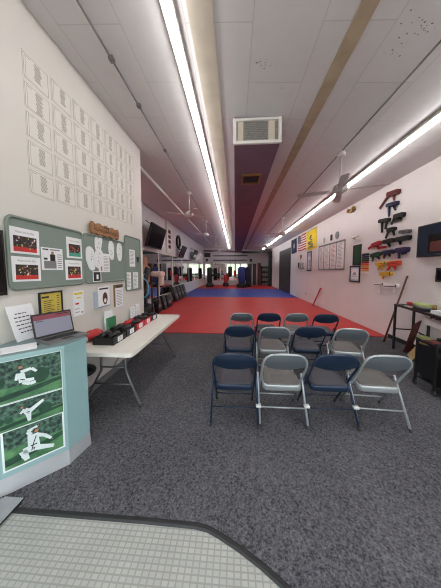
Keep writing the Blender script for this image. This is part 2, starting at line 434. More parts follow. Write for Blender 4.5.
# ------------------------------------------------------------------ folding chairs
def make_chair(kind, label):
    fm, pm = ('chair_blue', 'pad_blue') if kind == 'blue' else ('chair_silver', 'pad_tan')
    t = thing('folding_chair', label, 'chair', (0, 0, 0), 'folding chairs set out in rows')
    tm = fm+'_tube'
    b = MB()
    X = .215
    pts = [(-X, .24, .02), (-X, .02, .33), (-X, -.17, .59), (-X, -.205, .648), (-X+.012, -.222, .693), (-X+.04, -.233, .731), (-X+.085, -.238, .751), (-.07, -.242, .759), (0, -.243, .761)]
    pts = pts + [(-p[0], p[1], p[2]) for p in pts[-2::-1]]
    b.tube(pts, .0125, tm, 8); b.build('frame', t)
    for sx in (-1, 1):
        b = MB(); b.tube([(sx*.238, .05, .44), (sx*.238, .045, .43), (sx*.238, -.22, .015)], .0125, tm, 8); b.tube([(sx*.21, .04, .42), (sx*.24, .04, .42)], .008, 'cap', 6); b.build('leg', t)
        b = MB(); b.tube([(sx*.238, -.215, .03), (sx*.238, -.222, .001)], .0145, 'cap', 8); b.build('foot_cap', t)
        b = MB(); b.tube([(sx*X, .228, .04), (sx*X, .244, .001)], .0145, 'cap', 8); b.build('foot_cap', t)
    b = MB(); b.tube([(-.238, -.136, .155), (.238, -.136, .155)], .008, tm, 6); b.build('crossbar', t)
    b = MB(); b.tube([(-X, .17, .12), (X, .17, .12)], .008, tm, 6); b.build('crossbar', t)
    # seat: pan with a rolled edge, softly dished pad on top
    def rr(w0, w1, y0, y1, r, n=5):
        out = []
        for (cx, cy, a0) in ((w1-r, y1-r, 0), (-w1+r, y1-r, 90), (-w0+r, y0+r, 180), (w0-r, y0+r, 270)):
            for k in range(n+1):
                a = math.radians(a0+90*k/n); out.append((cx+r*math.cos(a), cy+r*math.sin(a)))
        return out
    def layer(sc, z):
        return [(x*sc, .065+(y-.065)*sc, z+(y-.065)*.09) for x, y in rr(.2, .185, -.125, .255, .05)]
    b = MB(); L = [[b.bm.verts.new(p) for p in layer(sc, z)] for sc, z in ((.96, .342), (1, .35), (1, .392), (.985, .402), (.95, .405))]
    n = len(L[0])
    for A, B in zip(L, L[1:]):
        for k in range(n): b.face([A[k], A[(k+1) % n], B[(k+1) % n], B[k]], tm, True)
    b.face(L[0][::-1], tm); b.face(L[-1], tm); pan = b.build('seat', t)
    b = MB(); L = [[b.bm.verts.new(p) for p in layer(sc, z)] for sc, z in ((.93, .4055), (.93, .410), (.9, .416), (.6, .410), (.25, .407))]
    for A, B in zip(L, L[1:]):
        for k in range(n): b.face([A[k], A[(k+1) % n], B[(k+1) % n], B[k]], pm, True)
    b.face(L[0][::-1], pm); b.face(L[-1], pm); b.build('seat_pad', pan)
    # curved back panel hung in the loop
    def back(th):
        def fn(u, v):
            x = (u*2-1)*.208; e = abs(u*2-1)
            zt = .755-.085*max(0, (e-.55)/.45)**2.2; zb = .594+.04*e**2.5
            z = zb+(zt-zb)*v
            yl = -.17-.06*min(1, (z-.583)/.11)-.012*max(0, (z-.693)/.07)
            return (x, yl-.028*(1-e*e)*(1-.6*v)+th, z)
        return fn
    b = MB(); b.grid(back(-.004), 14, 6, fm); b.grid(back(.004), 14, 6, fm)
    f0_, f1_ = back(-.004), back(.004)
    for v in (0, 1):
        for i in range(14): b.poly([f0_(i/14, v), f0_((i+1)/14, v), f1_((i+1)/14, v), f1_(i/14, v)], fm)
    b.build('backrest', t)
    return t
def add_clip(root, side):
    b = MB(); W[root.name] = Vector((0, 0, 0)); b.box((side*.238-.026+side*.012, -.150, .165), (side*.238+.026+side*.012, -.104, .190), 'clip', .004); return b.build('gang_clip', root)
cb = make_chair('blue', 'x'); cs = make_chair('silver', 'x')
rows = [('front row', [(0.0, 2.035, 0), (.496, 2.06, 0), (.99, 2.075, 0), (1.49, 2.095, -3)], 'bsbs', 'front row'),
        ('middle row', [(.07, 3.06, 0), (.58, 3.04, 0), (1.10, 3.09, -2), (1.665, 3.03, -8)], 'bsbs', 'middle row'),
        ('far row', [(.13, 4.0, 1), (.65, 4.02, 0), (1.17, 4.03, 0), (1.70, 3.98, -4)], 'sbsb', 'far row by the mat')]
POS = ['leftmost chair', 'second from the left', 'third from the left', 'rightmost chair']
first = {'b': True, 's': True}; clips = []
for rn, spots, cols, where in rows:
    for i, (x, y, a) in enumerate(spots):
        k = cols[i]; src = cb if k == 'b' else cs
        lab = '%s metal folding chair, %s in the %s' % ('navy' if k == 'b' else 'silver grey', POS[i], where)
        loc = (x, y+.22, .011)
        if first[k]:
            c = src; c.location = loc; c.rotation_euler = (0, 0, math.radians(a)); c['label'] = lab; first[k] = False
        else: c = dup(src, loc, math.radians(a), lab)
        if rn == 'front row' and i < 3: clips.append(c)
for c in clips: add_clip(c, 1)

# ------------------------------------------------------------------ left partition: rosters, boards, papers
NAMES = ['top row', 'second row down', 'middle row', 'fourth row down', 'bottom row']; CN = ['first', 'second', 'third', 'fourth', 'fifth', 'sixth', 'last']
for c in range(7):
    for r in range(5):
        u0 = 1.845+c*.291; v1 = 3.5+.018*c-r*.248; w, h = .262, .222
        b = MB(); b.slab(FL, u0, u0+w, v1-h, v1, .001, .004, 'paper_cream')
        for (a, d, e, f) in ((.008, w-.008, -.012, -.009), (.008, w-.008, -h+.009, -h+.012), (.008, .011, -h+.01, -.01), (.026, .028, -h+.01, -.01), (w-.011, w-.008, -h+.01, -.01)):
            b.slab(FL, u0+a, u0+d, v1+e, v1+f, .004, .0045, 'ink_soft')
        b.slab(FL, u0+.03, u0+.075, v1-.03, v1-.026, .004, .0045, 'ink_soft')
        for k in range(random.randint(12, 15)):
            o = random.uniform(0, .012); b.slab(FL, u0+.105+o, u0+.165+random.uniform(0, .022), v1-.032-k*.0125, v1-.026-k*.0125, .004, .0045, 'ink_soft')
        tag(b.build('roster_sheet'), 'white printed name list on the cream wall, %s, %s from the left' % (NAMES[r], CN[c]), 'paper sheet', 'name lists on the cream wall')

def rrect(u0, u1, v0, v1, r, n=5):
    out = []
    for (cu, cv, a0) in ((u1-r, v1-r, 0), (u0+r, v1-r, 90), (u0+r, v0+r, 180), (u1-r, v0+r, 270)):
        for k in range(n+1):
            a = math.radians(a0+90*k/n); out.append((cu+r*math.cos(a), cv+r*math.sin(a)))
    return out
def board(u0, u1, v0, v1, label):
    t = thing('bulletin_board', label, 'bulletin board', FL((u0+u1)/2, v0, .0), 'green bulletin boards')
    b = MB(); b.prism(rrect(u0+.01, u1-.01, v0+.01, v1-.01, .05), FL, .001, .014, 'felt_green'); b.build('felt_panel', t)
    b = MB(); P = rrect(u0+.012, u1-.012, v0+.012, v1-.012, .05); b.tube([FL(u, v, .015) for u, v in P], .014, 'frame_green', 8, closed=True); b.build('frame', t)
board(1.6, 2.47, 1.415, 2.045, 'green felt bulletin board with rounded frame holding five photo sheets, nearest the counter')
board(2.475, 3.44, 1.415, 2.045, 'green felt bulletin board with white cutouts under the wooden plaque')
board(3.445, 4.03, 1.225, 2.18, 'tall narrow green felt bulletin board at the wall end')

def photo_sheet(u0, u1, v0, v1, low, head, label, tilt=0.):
    cu, cv = (u0+u1)/2, (v0+v1)/2
    def fr(u, v, d):
        du, dv = u-cu, v-cv; return FL(cu+du*math.cos(tilt)-dv*math.sin(tilt), cv+du*math.sin(tilt)+dv*math.cos(tilt), d)
    b = MB(); b.slab(fr, u0, u1, v0, v1, .0145, .017, 'paper')
    w, h = u1-u0, v1-v0; p0, p1, q0, q1 = u0+.13*w, u1-.1*w, v0+.08*h, v0+.68*h
    b.slab(fr, p0, p1, q0, q1, .017, .0174, 'crowd_dark'); b.slab(fr, p0, p1, q0, q0+(q1-q0)*.3, .0174, .0177, low)
    for k in range(26):
        a, c = random.uniform(p0+.01, p1-.01), random.uniform(q0+(q1-q0)*.25, q1-.012); s = random.uniform(.004, .009)
        m = random.choice(['yellow_ink', 'paper', 'skin', 'crowd_red', 'ink', 'black', 'skin', 'pale_green'])
        b.prism([(a+s*math.cos(t*PI/3), c+s*1.2*math.sin(t*PI/3)) for t in range(6)], fr, .0177, .018, m)
    if head: b.text('Picture on the Day', fr, u0+.2*w, v1-.2*h, .026, .0176, 'ink_grey', width=.62*w)
    tag(b.build('photo_sheet'), label, 'photo print', 'photo sheets on the bulletin board')
photo_sheet(1.62, 1.89, 1.73, 1.95, 'crowd_red', True, 'white sheet with group photo on red floor, upper left on the first green board', -.02)
photo_sheet(1.625, 1.89, 1.49, 1.705, 'crowd_red', True, 'white sheet with group photo on red floor, lower left on the first green board', -.015)
photo_sheet(2.215, 2.445, 1.725, 1.955, 'crowd_teal', True, 'white sheet with group photo on green floor, upper right on the first green board')
photo_sheet(2.185, 2.435, 1.48, 1.7, 'crowd_red', True, 'white sheet with group photo on red floor, lower right on the first green board')
b = MB(); b.slab(FL, 1.905, 2.155, 1.59, 1.81, .0145, .017, 'paper')
b.slab(FL, 1.93, 2.07, 1.605, 1.68, .017, .0174, 'ink_grey'); b.slab(FL, 2.0, 2.06, 1.68, 1.745, .017, .0174, 'black'); b.slab(FL, 2.015, 2.045, 1.745, 1.775, .017, .0174, 'skin')
b.slab(FL, 1.92, 1.985, 1.785, 1.797, .017, .0174, 'ink'); b.slab(FL, 2.0, 2.12, 1.785, 1.797, .017, .0174, 'ink_grey'); b.slab(FL, 1.93, 1.97, 1.69, 1.71, .017, .0174, 'ink')
for k in range(7): b.slab(FL, 2.085, 2.14, 1.61+k*.022, 1.618+k*.022, .017, .0174, 'ink_soft')
tag(b.build('flyer'), 'white flyer with a person in black, middle of the first green board', 'flyer')

# wooden plaque
def scallop():
    pts = []
    for k in range(33):
        u = 2.6+.59*k/32; pts.append((u, 2.195+.012*math.cos(k*PI/4)))
    for k in range(9): a = PI/2-PI*k/8; pts.append((3.19+.03*math.cos(a), 2.125+.068*math.sin(a)))
    for k in range(33):
        u = 3.19-.59*k/32; pts.append((u, 2.06-.012*math.cos(k*PI/4)))
    for k in range(9): a = -PI/2-PI*k/8; pts.append((2.6+.03*math.cos(a), 2.125+.068*math.sin(a)))
    return pts
t = thing('wooden_plaque', 'long scalloped wooden plaque with dark carved marks above the second green board', 'plaque', FL(2.9, 2.05, 0))
b = MB(); b.prism(scallop(), FL, .03, .055, 'wood'); b.build('board', t)
b = MB()
for k in range(13):
    u = 2.64+k*.042
    for (du, dv, w, h) in ((0, random.uniform(-.02, .01), .007, .05), (.007, random.uniform(-.02, .03), .016, .008), (.02, random.uniform(-.02, 0), .006, .03)):
        b.slab(FL, u+du, u+du+w, 2.105+dv, 2.105+dv+h, .055, .057, 'hair')
b.slab(FL, 2.84, 2.96, 2.16, 2.18, .055, .057, 'hair'); b.build('lettering', t)

# white cutouts (mitten or foot shaped) on the second board
def cutout(cu, cv, w, h, tilt, label, d=.0145, seed=0):
    rnd = random.Random(seed)
    def fr(u, v, dd):
        return FL(cu+u*math.cos(tilt)-v*math.sin(tilt), cv+u*math.sin(tilt)+v*math.cos(tilt), dd)
    pts = []
    for k in range(28):
        a = 2*PI*k/28; r = 1+.1*math.sin(2*a+.6); x, y = math.cos(a), math.sin(a)
        pts.append((w/2*math.copysign(abs(x)**.8, x)*(1 if y > 0 else .88)*r, h/2*math.copysign(abs(y)**.75, y)))
    b = MB(); b.prism(pts, fr, d, d+.004, 'paper')
    for k in range(5):
        u, v = rnd.uniform(-.2, .2)*w, rnd.uniform(-.3, .3)*h; b.slab(fr, u, u+rnd.uniform(.006, .02), v, v+rnd.uniform(.004, .02), d+.004, d+.0044, 'ink_grey')
    tag(b.build('paper_cutout'), label, 'paper cutout', 'white paper cutouts on the second board')
cutout(2.755, 1.95, .15, .25, -.12, 'tall white rounded paper cutout pointing up, topmost of the overlapping cluster', .02, 1)
cutout(2.60, 1.735, .17, .31, .25, 'white rounded paper cutout leaning left in the overlapping cluster', .0145, 2)
cutout(2.74, 1.745, .17, .27, -.1, 'white rounded paper cutout in the middle of the overlapping cluster', .026, 3)
cutout(3.06, 1.88, .14, .28, .1, 'white rounded paper cutout, left of the separate pair on the second board', .0145, 4)
cutout(3.28, 1.875, .15, .29, .06, 'white rounded paper cutout, right of the separate pair, nearest the tall board', .0145, 5)
b = MB(); b.slab(FL, 2.75, 3.0, 1.56, 1.82, .0145, .019, 'paper')
for k in range(3): b.slab(FL, 2.79, 2.82, 1.58+k*.08, 1.64+k*.08, .019, .0195, 'orange_ink')
for k in range(10): b.slab(FL, 2.86, 2.97, 1.585+k*.021, 1.591+k*.021, .019, .0194, 'ink_soft')
tag(b.build('paper_sheet'), 'white paper sheet with an orange column beside the white cutouts', 'paper sheet')
b = MB(); b.slab(FL, 2.6, 2.77, 1.435, 1.575, .031, .034, 'paper'); b.slab(FL, 2.615, 2.755, 1.445, 1.562, .034, .0345, 'ink'); b.slab(FL, 2.67, 2.71, 1.47, 1.53, .0345, .035, 'paper')
tag(b.build('photo_print'), 'small dark photo print below the white cutouts', 'photo print')
def listsheet(name, u0, u1, v0, v1, label, d=.0145, cat='paper sheet', lines=10, head=None, group=None):
    b = MB(); b.slab(FL, u0, u1, v0, v1, d, d+.003, 'paper'); w, h = u1-u0, v1-v0
    for k in range(lines): b.slab(FL, u0+.12*w, u0+w*random.uniform(.6, .9), v1-h*(.12+.8*k/lines), v1-h*(.12+.8*k/lines)+h*.025, d+.003, d+.0034, 'ink_soft')
    if head: b.slab(FL, u0+.1*w, u1-.1*w, v1-.09*h, v1-.02*h, d+.003, d+.0035, head)
    return tag(b.build(name), label, cat, group)
listsheet('paper_sheet', 3.60, 3.80, 1.65, 1.95, 'white list sheet in the middle of the tall narrow board')
listsheet('paper_sheet', 3.465, 3.63, 1.25, 1.55, 'white list sheet, lower left on the tall narrow board')
listsheet('paper_sheet', 3.71, 3.9, 1.245, 1.55, 'white list sheet, lower right on the tall narrow board')
b = MB(); b.prism([(3.86, 1.83), (3.95, 1.83), (3.905, 1.73)], FL, .0145, .03, 'black'); tag(b.build('wall_clip'), 'small black triangular clip at the right edge of the tall board', 'clip')
# below the boards
t = thing('framed_certificate', 'yellow certificate in a thin black frame behind the laptop', 'picture frame', FL(1.99, 1.1, 0))
b = MB()
for (a, c, e, f) in ((1.86, 2.13, 1.36, 1.375), (1.86, 2.13, 1.1, 1.115), (1.86, 1.874, 1.115, 1.36), (2.116, 2.13, 1.115, 1.36)): b.slab(FL, a, c, e, f, .001, .016, 'black')
b.build('frame', t)
b = MB(); b.slab(FL, 1.874, 2.116, 1.115, 1.36, .001, .008, 'gold_paper')
b.slab(FL, 1.89, 1.97, 1.315, 1.333, .008, .0085, 'ink')
for k in range(9): b.slab(FL, 1.91, random.uniform(1.99, 2.03), 1.13+k*.019, 1.136+k*.019, .008, .0085, 'ink'); b.slab(FL, 2.06, 2.09, 1.13+k*.024, 1.137+k*.024, .008, .0085, 'ink')
b.build('certificate', t)
b = MB(); b.slab(FL, 2.29, 2.46, 1.05, 1.345, .001, .004, 'paper'); b.slab(FL, 2.305, 2.44, 1.3, 1.325, .004, .0045, 'yellow_ink'); b.slab(FL, 2.34, 2.41, 1.255, 1.27, .004, .0045, 'yellow_ink'); b.slab(FL, 2.32, 2.375, 1.185, 1.205, .004, .0045, 'red_ink')
for v in (1.13, 1.09): b.slab(FL, 2.31, 2.38, v, v+.008, .004, .0045, 'ink_grey')
b.slab(FL, 2.41, 2.435, 1.075, 1.09, .004, .0045, 'ink'); tag(b.build('notice'), 'white notice with yellow and red lines under the first board', 'notice')
t = thing('brochure_holder', 'clear wall holder with pale brochures bearing a dark oval mark', 'brochure holder', FL(2.78, 1.08, 0))
b = MB(); b.slab(FL, 2.64, 2.93, 1.08, 1.3, .001, .05, 'poster_blue'); b.build('holder', t)
b = MB(); b.slab(FL, 2.66, 2.91, 1.1, 1.36, .051, .058, 'paper'); b.prism([(2.8+.055*math.cos(k*PI/8), 1.2+.085*math.sin(k*PI/8)) for k in range(16)], FL, .058, .059, 'wood_dark'); b.prism([(2.8+.025*math.cos(k*PI/8), 1.17+.03*math.sin(k*PI/8)) for k in range(16)], FL, .059, .06, 'paper')
b.slab(FL, 2.68, 2.88, 1.325, 1.345, .058, .059, 'ink'); b.build('brochure', t)
t = thing('clipboard', 'clipboard with white list hanging below the second board', 'clipboard', FL(3.25, 1.01, 0))
b = MB(); b.slab(FL, 3.1, 3.37, 1.02, 1.36, .001, .006, 'brass'); b.build('board', t)
b = MB(); b.slab(FL, 3.14, 3.36, 1.01, 1.31, .0065, .01, 'paper')
for k in range(10): b.slab(FL, 3.17, 3.32, 1.04+k*.025, 1.047+k*.025, .01, .0105, 'ink_grey')
b.build('paper', t); b = MB(); b.slab(FL, 3.18, 3.32, 1.31, 1.36, .0065, .02, 'steel_grey'); b.build('clip', t)
t = thing('framed_picture', 'edge of a black framed panel left of the first green board', 'picture frame', FL(1.4, 1.39, 0))
b = MB(); b.slab(FL, 1.2, 1.572, 1.39, 1.9, .001, .03, 'black'); b.build('frame', t); b = MB(); b.slab(FL, 1.23, 1.56, 1.42, 1.87, .03, .031, 'black_gloss'); b.build('panel', t)

# ------------------------------------------------------------------ reception counter
t = thing('reception_counter', 'teal corner reception counter with metal kick plate, three photo prints on its front', 'counter', (-1.6, 1.5, .01))
A = Vector((-1.345, 1.545)); Bc = Vector((-1.305, 1.74)); P2 = [(-1.84, 1.05), tuple(A), tuple(Bc), (-1.46, 1.84), (-1.84, 1.98)]
b = MB(); b.prism(P2, FZ, .13, .965, 'teal_laminate'); b.build('body', t)
P3 = [(-1.845, 1.02), (-1.333, 1.535), (-1.29, 1.743), (-1.455, 1.855), (-1.845, 2.0)]
b = MB(); b.prism(P3, FZ, .966, 1.0, 'teal_top', 'teal_laminate'); b.build('worktop', t)
P4 = [(-1.845, 1.03), (-1.335, 1.535), (-1.298, 1.742), (-1.46, 1.845), (-1.845, 1.98)]
b = MB(); a_ = [b.bm.verts.new((x, y, .011)) for x, y in P4]; c_ = [b.bm.verts.new((x, y, .1295)) for x, y in P2]
for k in range(5): b.face([a_[k], a_[(k+1) % 5], c_[(k+1) % 5], c_[k]], 'kick_metal')
b.face(a_[::-1], 'kick_metal'); b.face(c_, 'kick_metal'); b.build('kick_plate', t)
q = .70710678
def FC(u, v, d): return (A.x+u*q+d*q, A.y+u*q-d*q, v)
# prints: trees above, grass below, a martial artist in white
def print_on_counter(u0, u1, v0, v1, hz, label, fig, border=False):
    t = thing('photo_print', label, 'photo print', FC((u0+u1)/2, v0, 0), 'martial arts photo prints on the counter front')
    b = MB(); b.slab(FC, u0, u1, v0, v1, .001, .004, 'print_border'); b.build('paper', t)
    e = .012 if border else .004; a, c, l, h = u0+e, u1-e, v0+e, v1-e; w, H = c-a, h-l; mid = l+H*hz
    b = MB(); b.slab(FC, a, c, mid, h, .004, .0045, 'print_trees'); b.slab(FC, a, c, l, mid, .004, .0045, 'print_grass')
    b.prism([(a, l+H*hz*.15), (a+w*.5, l+H*hz*.35), (c, l+H*hz*.7), (c, l+H*hz*.95), (a+w*.6, l+H*hz*.75), (a, l+H*hz*.5)], FC, .0045, .0048, 'print_shade')
    P = lambda pts, m, d=.0048: b.prism([(a+w*x, l+H*y) for x, y in pts], FC, d, d+.0003, m)
    circ = lambda x, y, r, m, d=.0054: P([(x+r*math.cos(k*PI/6)*H/w, y+r*math.sin(k*PI/6)) for k in range(12)], m, d)
    def limb(x0, y0, x1, y1, w0, w1, m, d=.0051):
        dx, dy = x1-x0, (y1-y0); n = math.hypot(dx*w, dy*H); nx, ny = -dy*H/n, dx*w/n
        P([(x0+nx*w0/w, y0+ny*w0/H), (x1+nx*w1/w, y1+ny*w1/H), (x1-nx*w1/w, y1-ny*w1/H), (x0-nx*w0/w, y0-ny*w0/H)], m, d)
    for (x0, y0, x1, y1, w0, w1) in fig['limbs']: limb(x0, y0, x1, y1, w0, w1, 'gi_white')
    for (x0, y0, x1, y1, w0, w1) in fig.get('dark', []): limb(x0, y0, x1, y1, w0, w1, 'black', .0056)
    for (x, y, r) in fig['skin']: circ(x, y, r, 'skin')
    for (x, y, r) in fig['hair']: circ(x, y, r, 'hair', .0051)
    for (x, y, r) in fig.get('blobs', []): circ(x, y, r, 'print_shade', .0049)
    b.build('picture', t)
jump = dict(limbs=[(.40, .66, .42, .42, .018, .02), (.40, .68, .55, .72, .012, .01), (.36, .66, .33, .5, .01, .008), (.44, .44, .58, .44, .016, .01), (.42, .42, .52, .34, .014, .012), (.52, .34, .6, .36, .012, .01), (.55, .72, .62, .62, .01, .008)],
            dark=[(.385, .5, .45, .48, .003, .003)], skin=[(.40, .80, .04)], hair=[(.395, .82, .045)], blobs=[(.66, .5, .2), (.1, .5, .12)])
kick = dict(limbs=[(.42, .62, .47, .44, .016, .018), (.47, .48, .7, .8, .016, .009), (.47, .42, .48, .12, .016, .009), (.42, .64, .36, .5, .009, .007), (.43, .62, .5, .56, .009, .007)],
            dark=[(.445, .48, .49, .5, .003, .003)], skin=[(.385, .74, .045), (.71, .82, .02)], hair=[(.38, .76, .05)], blobs=[(.72, .45, .22), (.08, .4, .14), (.2, .4, .12)])
stance = dict(limbs=[(.465, .70, .475, .33, .03, .034), (.43, .70, .38, .82, .013, .011), (.38, .82, .55, .885, .012, .009), (.51, .66, .66, .56, .016, .012), (.66, .56, .78, .39, .012, .009), (.46, .33, .29, .32, .028, .021), (.29, .34, .35, .06, .023, .014), (.49, .31, .82, .15, .022, .012), (.3, .22, .345, .1, .018, .014)],
              dark=[(.42, .40, .53, .41, .004, .004), (.52, .63, .46, .42, .003, .003), (.46, .40, .43, .26, .003, .003)], skin=[(.53, .765, .045), (.8, .36, .018), (.84, .13, .016), (.57, .89, .016)], hair=[(.505, .80, .055)])
print_on_counter(-.41, -.018, .66, .962, .36, 'wide photo print of a flying kick over grass, topmost of three on the teal counter', jump)
print_on_counter(-.41, -.020, .462, .656, .4, 'wide photo print of a standing high kick, middle of three on the teal counter', kick)
print_on_counter(-.375, -.022, .17, .47, .52, 'white bordered photo print of a deep fighting stance, lowest of three on the teal counter', stance, True)
# things on the counter
t = thing('laptop', 'open dark grey laptop on the teal counter', 'laptop', (-1.5, 1.74, 1.001))
hl, hr = Vector((-1.61, 1.65, 1.0)), Vector((-1.52, 1.885, 1.0)); ux = (hr-hl).normalized(); uy = Vector((ux.y, -ux.x, 0)); wl = .31; hl = hr-ux*wl
lt = lambda u, v, d: tuple(hl+ux*u+uy*v+Vector((0, 0, d)))
b = MB(); b.prism(rrect(0, wl, -.005, .21, .012), lt, .001, .017, 'grey_plastic'); base = b.build('base', t)
b = MB()
for r_ in range(5):
    for k in range(12): b.slab(lt, .025+k*.0218, .043+k*.0218, .03+r_*.019, .045+r_*.019, .017, .0185, 'black')
b.build('keyboard', base); b = MB(); b.slab(lt, .11, .2, .14, .195, .017, .0175, 'dark_metal'); b.build('touchpad', base)
tl = math.radians(14); sc = lambda u, v, d: tuple(hl+ux*u+uy*(-.004-v*math.sin(tl)+d*math.cos(tl))+Vector((0, 0, .018+v*math.cos(tl)+d*math.sin(tl))))
b = MB(); b.prism(rrect(0, wl, 0, .205, .01), sc, -.007, 0, 'dark_metal'); scr = b.build('screen', t)
b = MB(); b.slab(sc, .012, wl-.012, .016, .19, 0, .0006, 'screen_pale'); b.slab(sc, .012, wl-.012, .15, .172, .0006, .001, 'screen_red'); b.slab(sc, .012, wl-.012, .172, .19, .0006, .001, 'screen_red')
for k in range(4): b.slab(sc, .03+k*.012, .038+k*.012, .136, .144, .0006, .001, 'ink')
b.slab(sc, .19, .285, .176, .184, .001, .0014, 'ink'); b.build('display', scr)
# white sign leaning on the wall
sb = Vector((-1.75, 1.50, 1.001)); su = Vector((.0, 1, 0)); 
sg = lambda u, v, d: (-1.76-v*.22+d, 1.565+u-v*.06, 1.003+v*.97)
t = MB(); t.slab(sg, 0, .215, 0, .30, 0, .006, 'paper')
for k, (a, c) in enumerate(((.05, .15), (.035, .18), (.035, .185), (.035, .17), (.04, .19), (.05, .17))):
    u = a
    while u < c:
        l = random.uniform(.014, .03); t.slab(sg, u, min(u+l, c), .225-k*.032, .233-k*.032, .006, .0065, 'ink'); u += l+.007
tag(t.build('notice_sign'), 'white sign with typed lines leaning on the wall behind the counter', 'sign')
b = MB(); ps = lambda u, v, d: (-1.65+u*.7+v*.7, 1.36+u*.7-v*.7+.0, 1.001+d)
b.slab(ps, -.04, .19, -.12, .04, 0, .006, 'paper'); tag(b.build('paper_stack'), 'stack of white papers lying on the teal counter left of the laptop', 'paper stack')
b = MB(); b.lathe((-1.56, 1.54, 1.0012), [(.011, 0), (.012, .003), (.007, .006)], 'black', 10); tag(b.build('black_cap'), 'small black cap lying on the counter before the papers', 'cap')

# ------------------------------------------------------------------ folding table against the partition
TX0, TX1, TY0, TY1 = -1.835, -1.04, 2.03, 3.93
t = thing('folding_table', 'long white folding table with grey steel legs against the cream wall', 'table', (-1.43, 2.98, .01))
b = MB(); b.prism(rrect(TX0, TX1, TY0, TY1, .05), FZ, .70, .742, 'table_white'); b.build('tabletop', t)
for y, s in ((2.33, 1), (3.63, -1)):
    for x, o in ((-1.57, -1), (-1.27, 1)):
        b = MB(); b.tube([(x, y, .70), (x, y, .46), (x, y, .41), (x+o*.025, y-s*.01, .36), (x+o*.18, y-s*.05, .05), (x+o*.185, y-s*.05, .025)], .014, 'steel_grey', 8); lg = b.build('leg', t)
        b = MB(); b.tube([(x+o*.18, y-s*.05, .05), (x+o*.188, y-s*.05, .012)], .018, 'cap', 8); b.build('foot_cap', lg)
    b = MB(); b.tube([(-1.64, y-s*.025, .26), (-1.20, y-s*.025, .26)], .011, 'steel_grey', 8); b.build('crossbar', t)
    b = MB(); b.tube([(-1.57, y, .45), (-1.27, y, .45)], .009, 'steel_grey', 6); b.tube([(-1.42, y, .45), (-1.42, y+s*.36, .69)], .009, 'steel_grey', 6); b.build('brace', t)
t = thing('stool', 'round black padded stool tucked under the white table', 'stool', (-1.68, 2.15, .01))
b = MB(); b.lathe((-1.685, 2.165, .44), [(.12, 0), (.135, .012), (.14, .035), (.13, .055), (.05, .06)], 'black_vinyl', 24); b.build('seat', t)
b = MB(); b.lathe((-1.685, 2.165, .011), [(.11, 0), (.115, .012), (.05, .03), (.022, .05), (.022, .428)], 'dark_metal', 20); b.build('pedestal', t)
# open boxes of gear: black and red cardboard boxes with white labels
BN = [0]
def gear_box(x0, x1, y0, y1, h, m, label, stuff, ang=0.):
    t = thing('storage_box', label, 'box', ((x0+x1)/2, (y0+y1)/2, .743), 'open boxes along the table')
    b = MB(); z0 = .743; th = .006
    for (a, c, e, f) in ((x0, x1, y0, y0+th), (x0, x1, y1-th, y1), (x0, x0+th, y0+th, y1-th), (x1-th, x1, y0+th, y1-th)): b.box((a, e, z0), (c, f, z0+h), m)
    b.box((x0+th, y0+th, z0), (x1-th, y1-th, z0+th), m); b.build('box', t)
    b = MB(); ym = (y0+y1)/2; b.box((x1+.0002, ym-.05, z0+.014), (x1+.0025, ym+.055, z0+h-.014), 'paper')
    for k in range(3): b.box((x1+.0025, ym-.03, z0+.03+k*.014), (x1+.003, ym+.03, z0+.034+k*.014), 'ink_grey')
    b.build('label_card', t)
    BN[0] += 1; sp = (x1-x0-.03)/len(stuff)
    for k, m2 in enumerate(stuff):
        b = MB(); px = x0+.015+sp*(k+.5); py = ym; ra = sp/2-.026
        loop = [(px+ra*math.cos(q_*PI/6), py+(y1-y0-.11)/2*math.sin(q_*PI/6), z0+h+.0+.014*math.sin(q_*1.9+k)) for q_ in range(12)]
        b.tube(loop, .0235, m2, 8, closed=True)
        b.tube([(px-.01, py-.06, z0+h*.5), (px+.008, py-.02, z0+h+.016), (px-.006, py+.06, z0+h*.6)], .026, m2, 8)
        o = b.build('sparring_gear'); tag(o, '%s sparring gear bundle, %s half of the %s box from the counter' % ({'black_vinyl': 'black', 'bag_red': 'red', 'white_metal': 'white'}[m2], ['wall side', 'front'][k], ORD[BN[0]-1]), 'sports gear', 'sparring gear in the boxes')
gear_box(-1.60, -1.355, 2.24, 2.51, .085, 'black', 'black open box with white label on the table, nearest the counter', ['black_vinyl', 'black_vinyl'])
gear_box(-1.61, -1.36, 2.545, 2.80, .09, 'black', 'black open box with white label on the table, second from the counter', ['black_vinyl', 'black_vinyl'])
gear_box(-1.61, -1.365, 2.825, 3.08, .09, 'bag_red', 'red open box with white label on the table, third from the counter', ['bag_red', 'black_vinyl'])
gear_box(-1.61, -1.37, 3.105, 3.36, .09, 'bag_red', 'red open box with white label on the table, fourth from the counter', ['black_vinyl', 'black_vinyl'])
gear_box(-1.61, -1.375, 3.385, 3.62, .085, 'black', 'dark open box with white label on the table, last of the row', ['black_vinyl', 'black_vinyl'])
# red cloth bag behind the laptop
b = MB()
def bag(u, v):
    a = 2*PI*u; ph = PI*v; r = 1+.14*math.sin(3*a+1)+.1*math.sin(5*a+4*v)
    return (-1.715+.085*math.cos(a)*math.sin(ph)*r, 2.42+.16*math.sin(a)*math.sin(ph), .744+.06-.06*math.cos(ph)+.012*math.sin(4*a)*math.sin(ph))
b.grid(bag, 24, 10, 'bag_red'); tag(b.build('cloth_bag'), 'crumpled red cloth bag on the table behind the laptop', 'bag')
t = thing('card_holder', 'green fronted holder with white cards standing on the table by the wall', 'card holder', (-1.78, 2.87, .743))
b = MB(); hf = lambda u, v, d: (-1.79+d-(.03*v), 2.8+u, .743+v)
b.slab(hf, 0, .2, .09, .17, .004, .03, 'green_ink'); b.slab(hf, 0, .2, 0, .09, .004, .03, 'green_ink'); b.build('holder', t)
b = MB(); b.slab(hf, -.02, .17, .02, .27, -.01, .002, 'paper'); b.build('card', t)
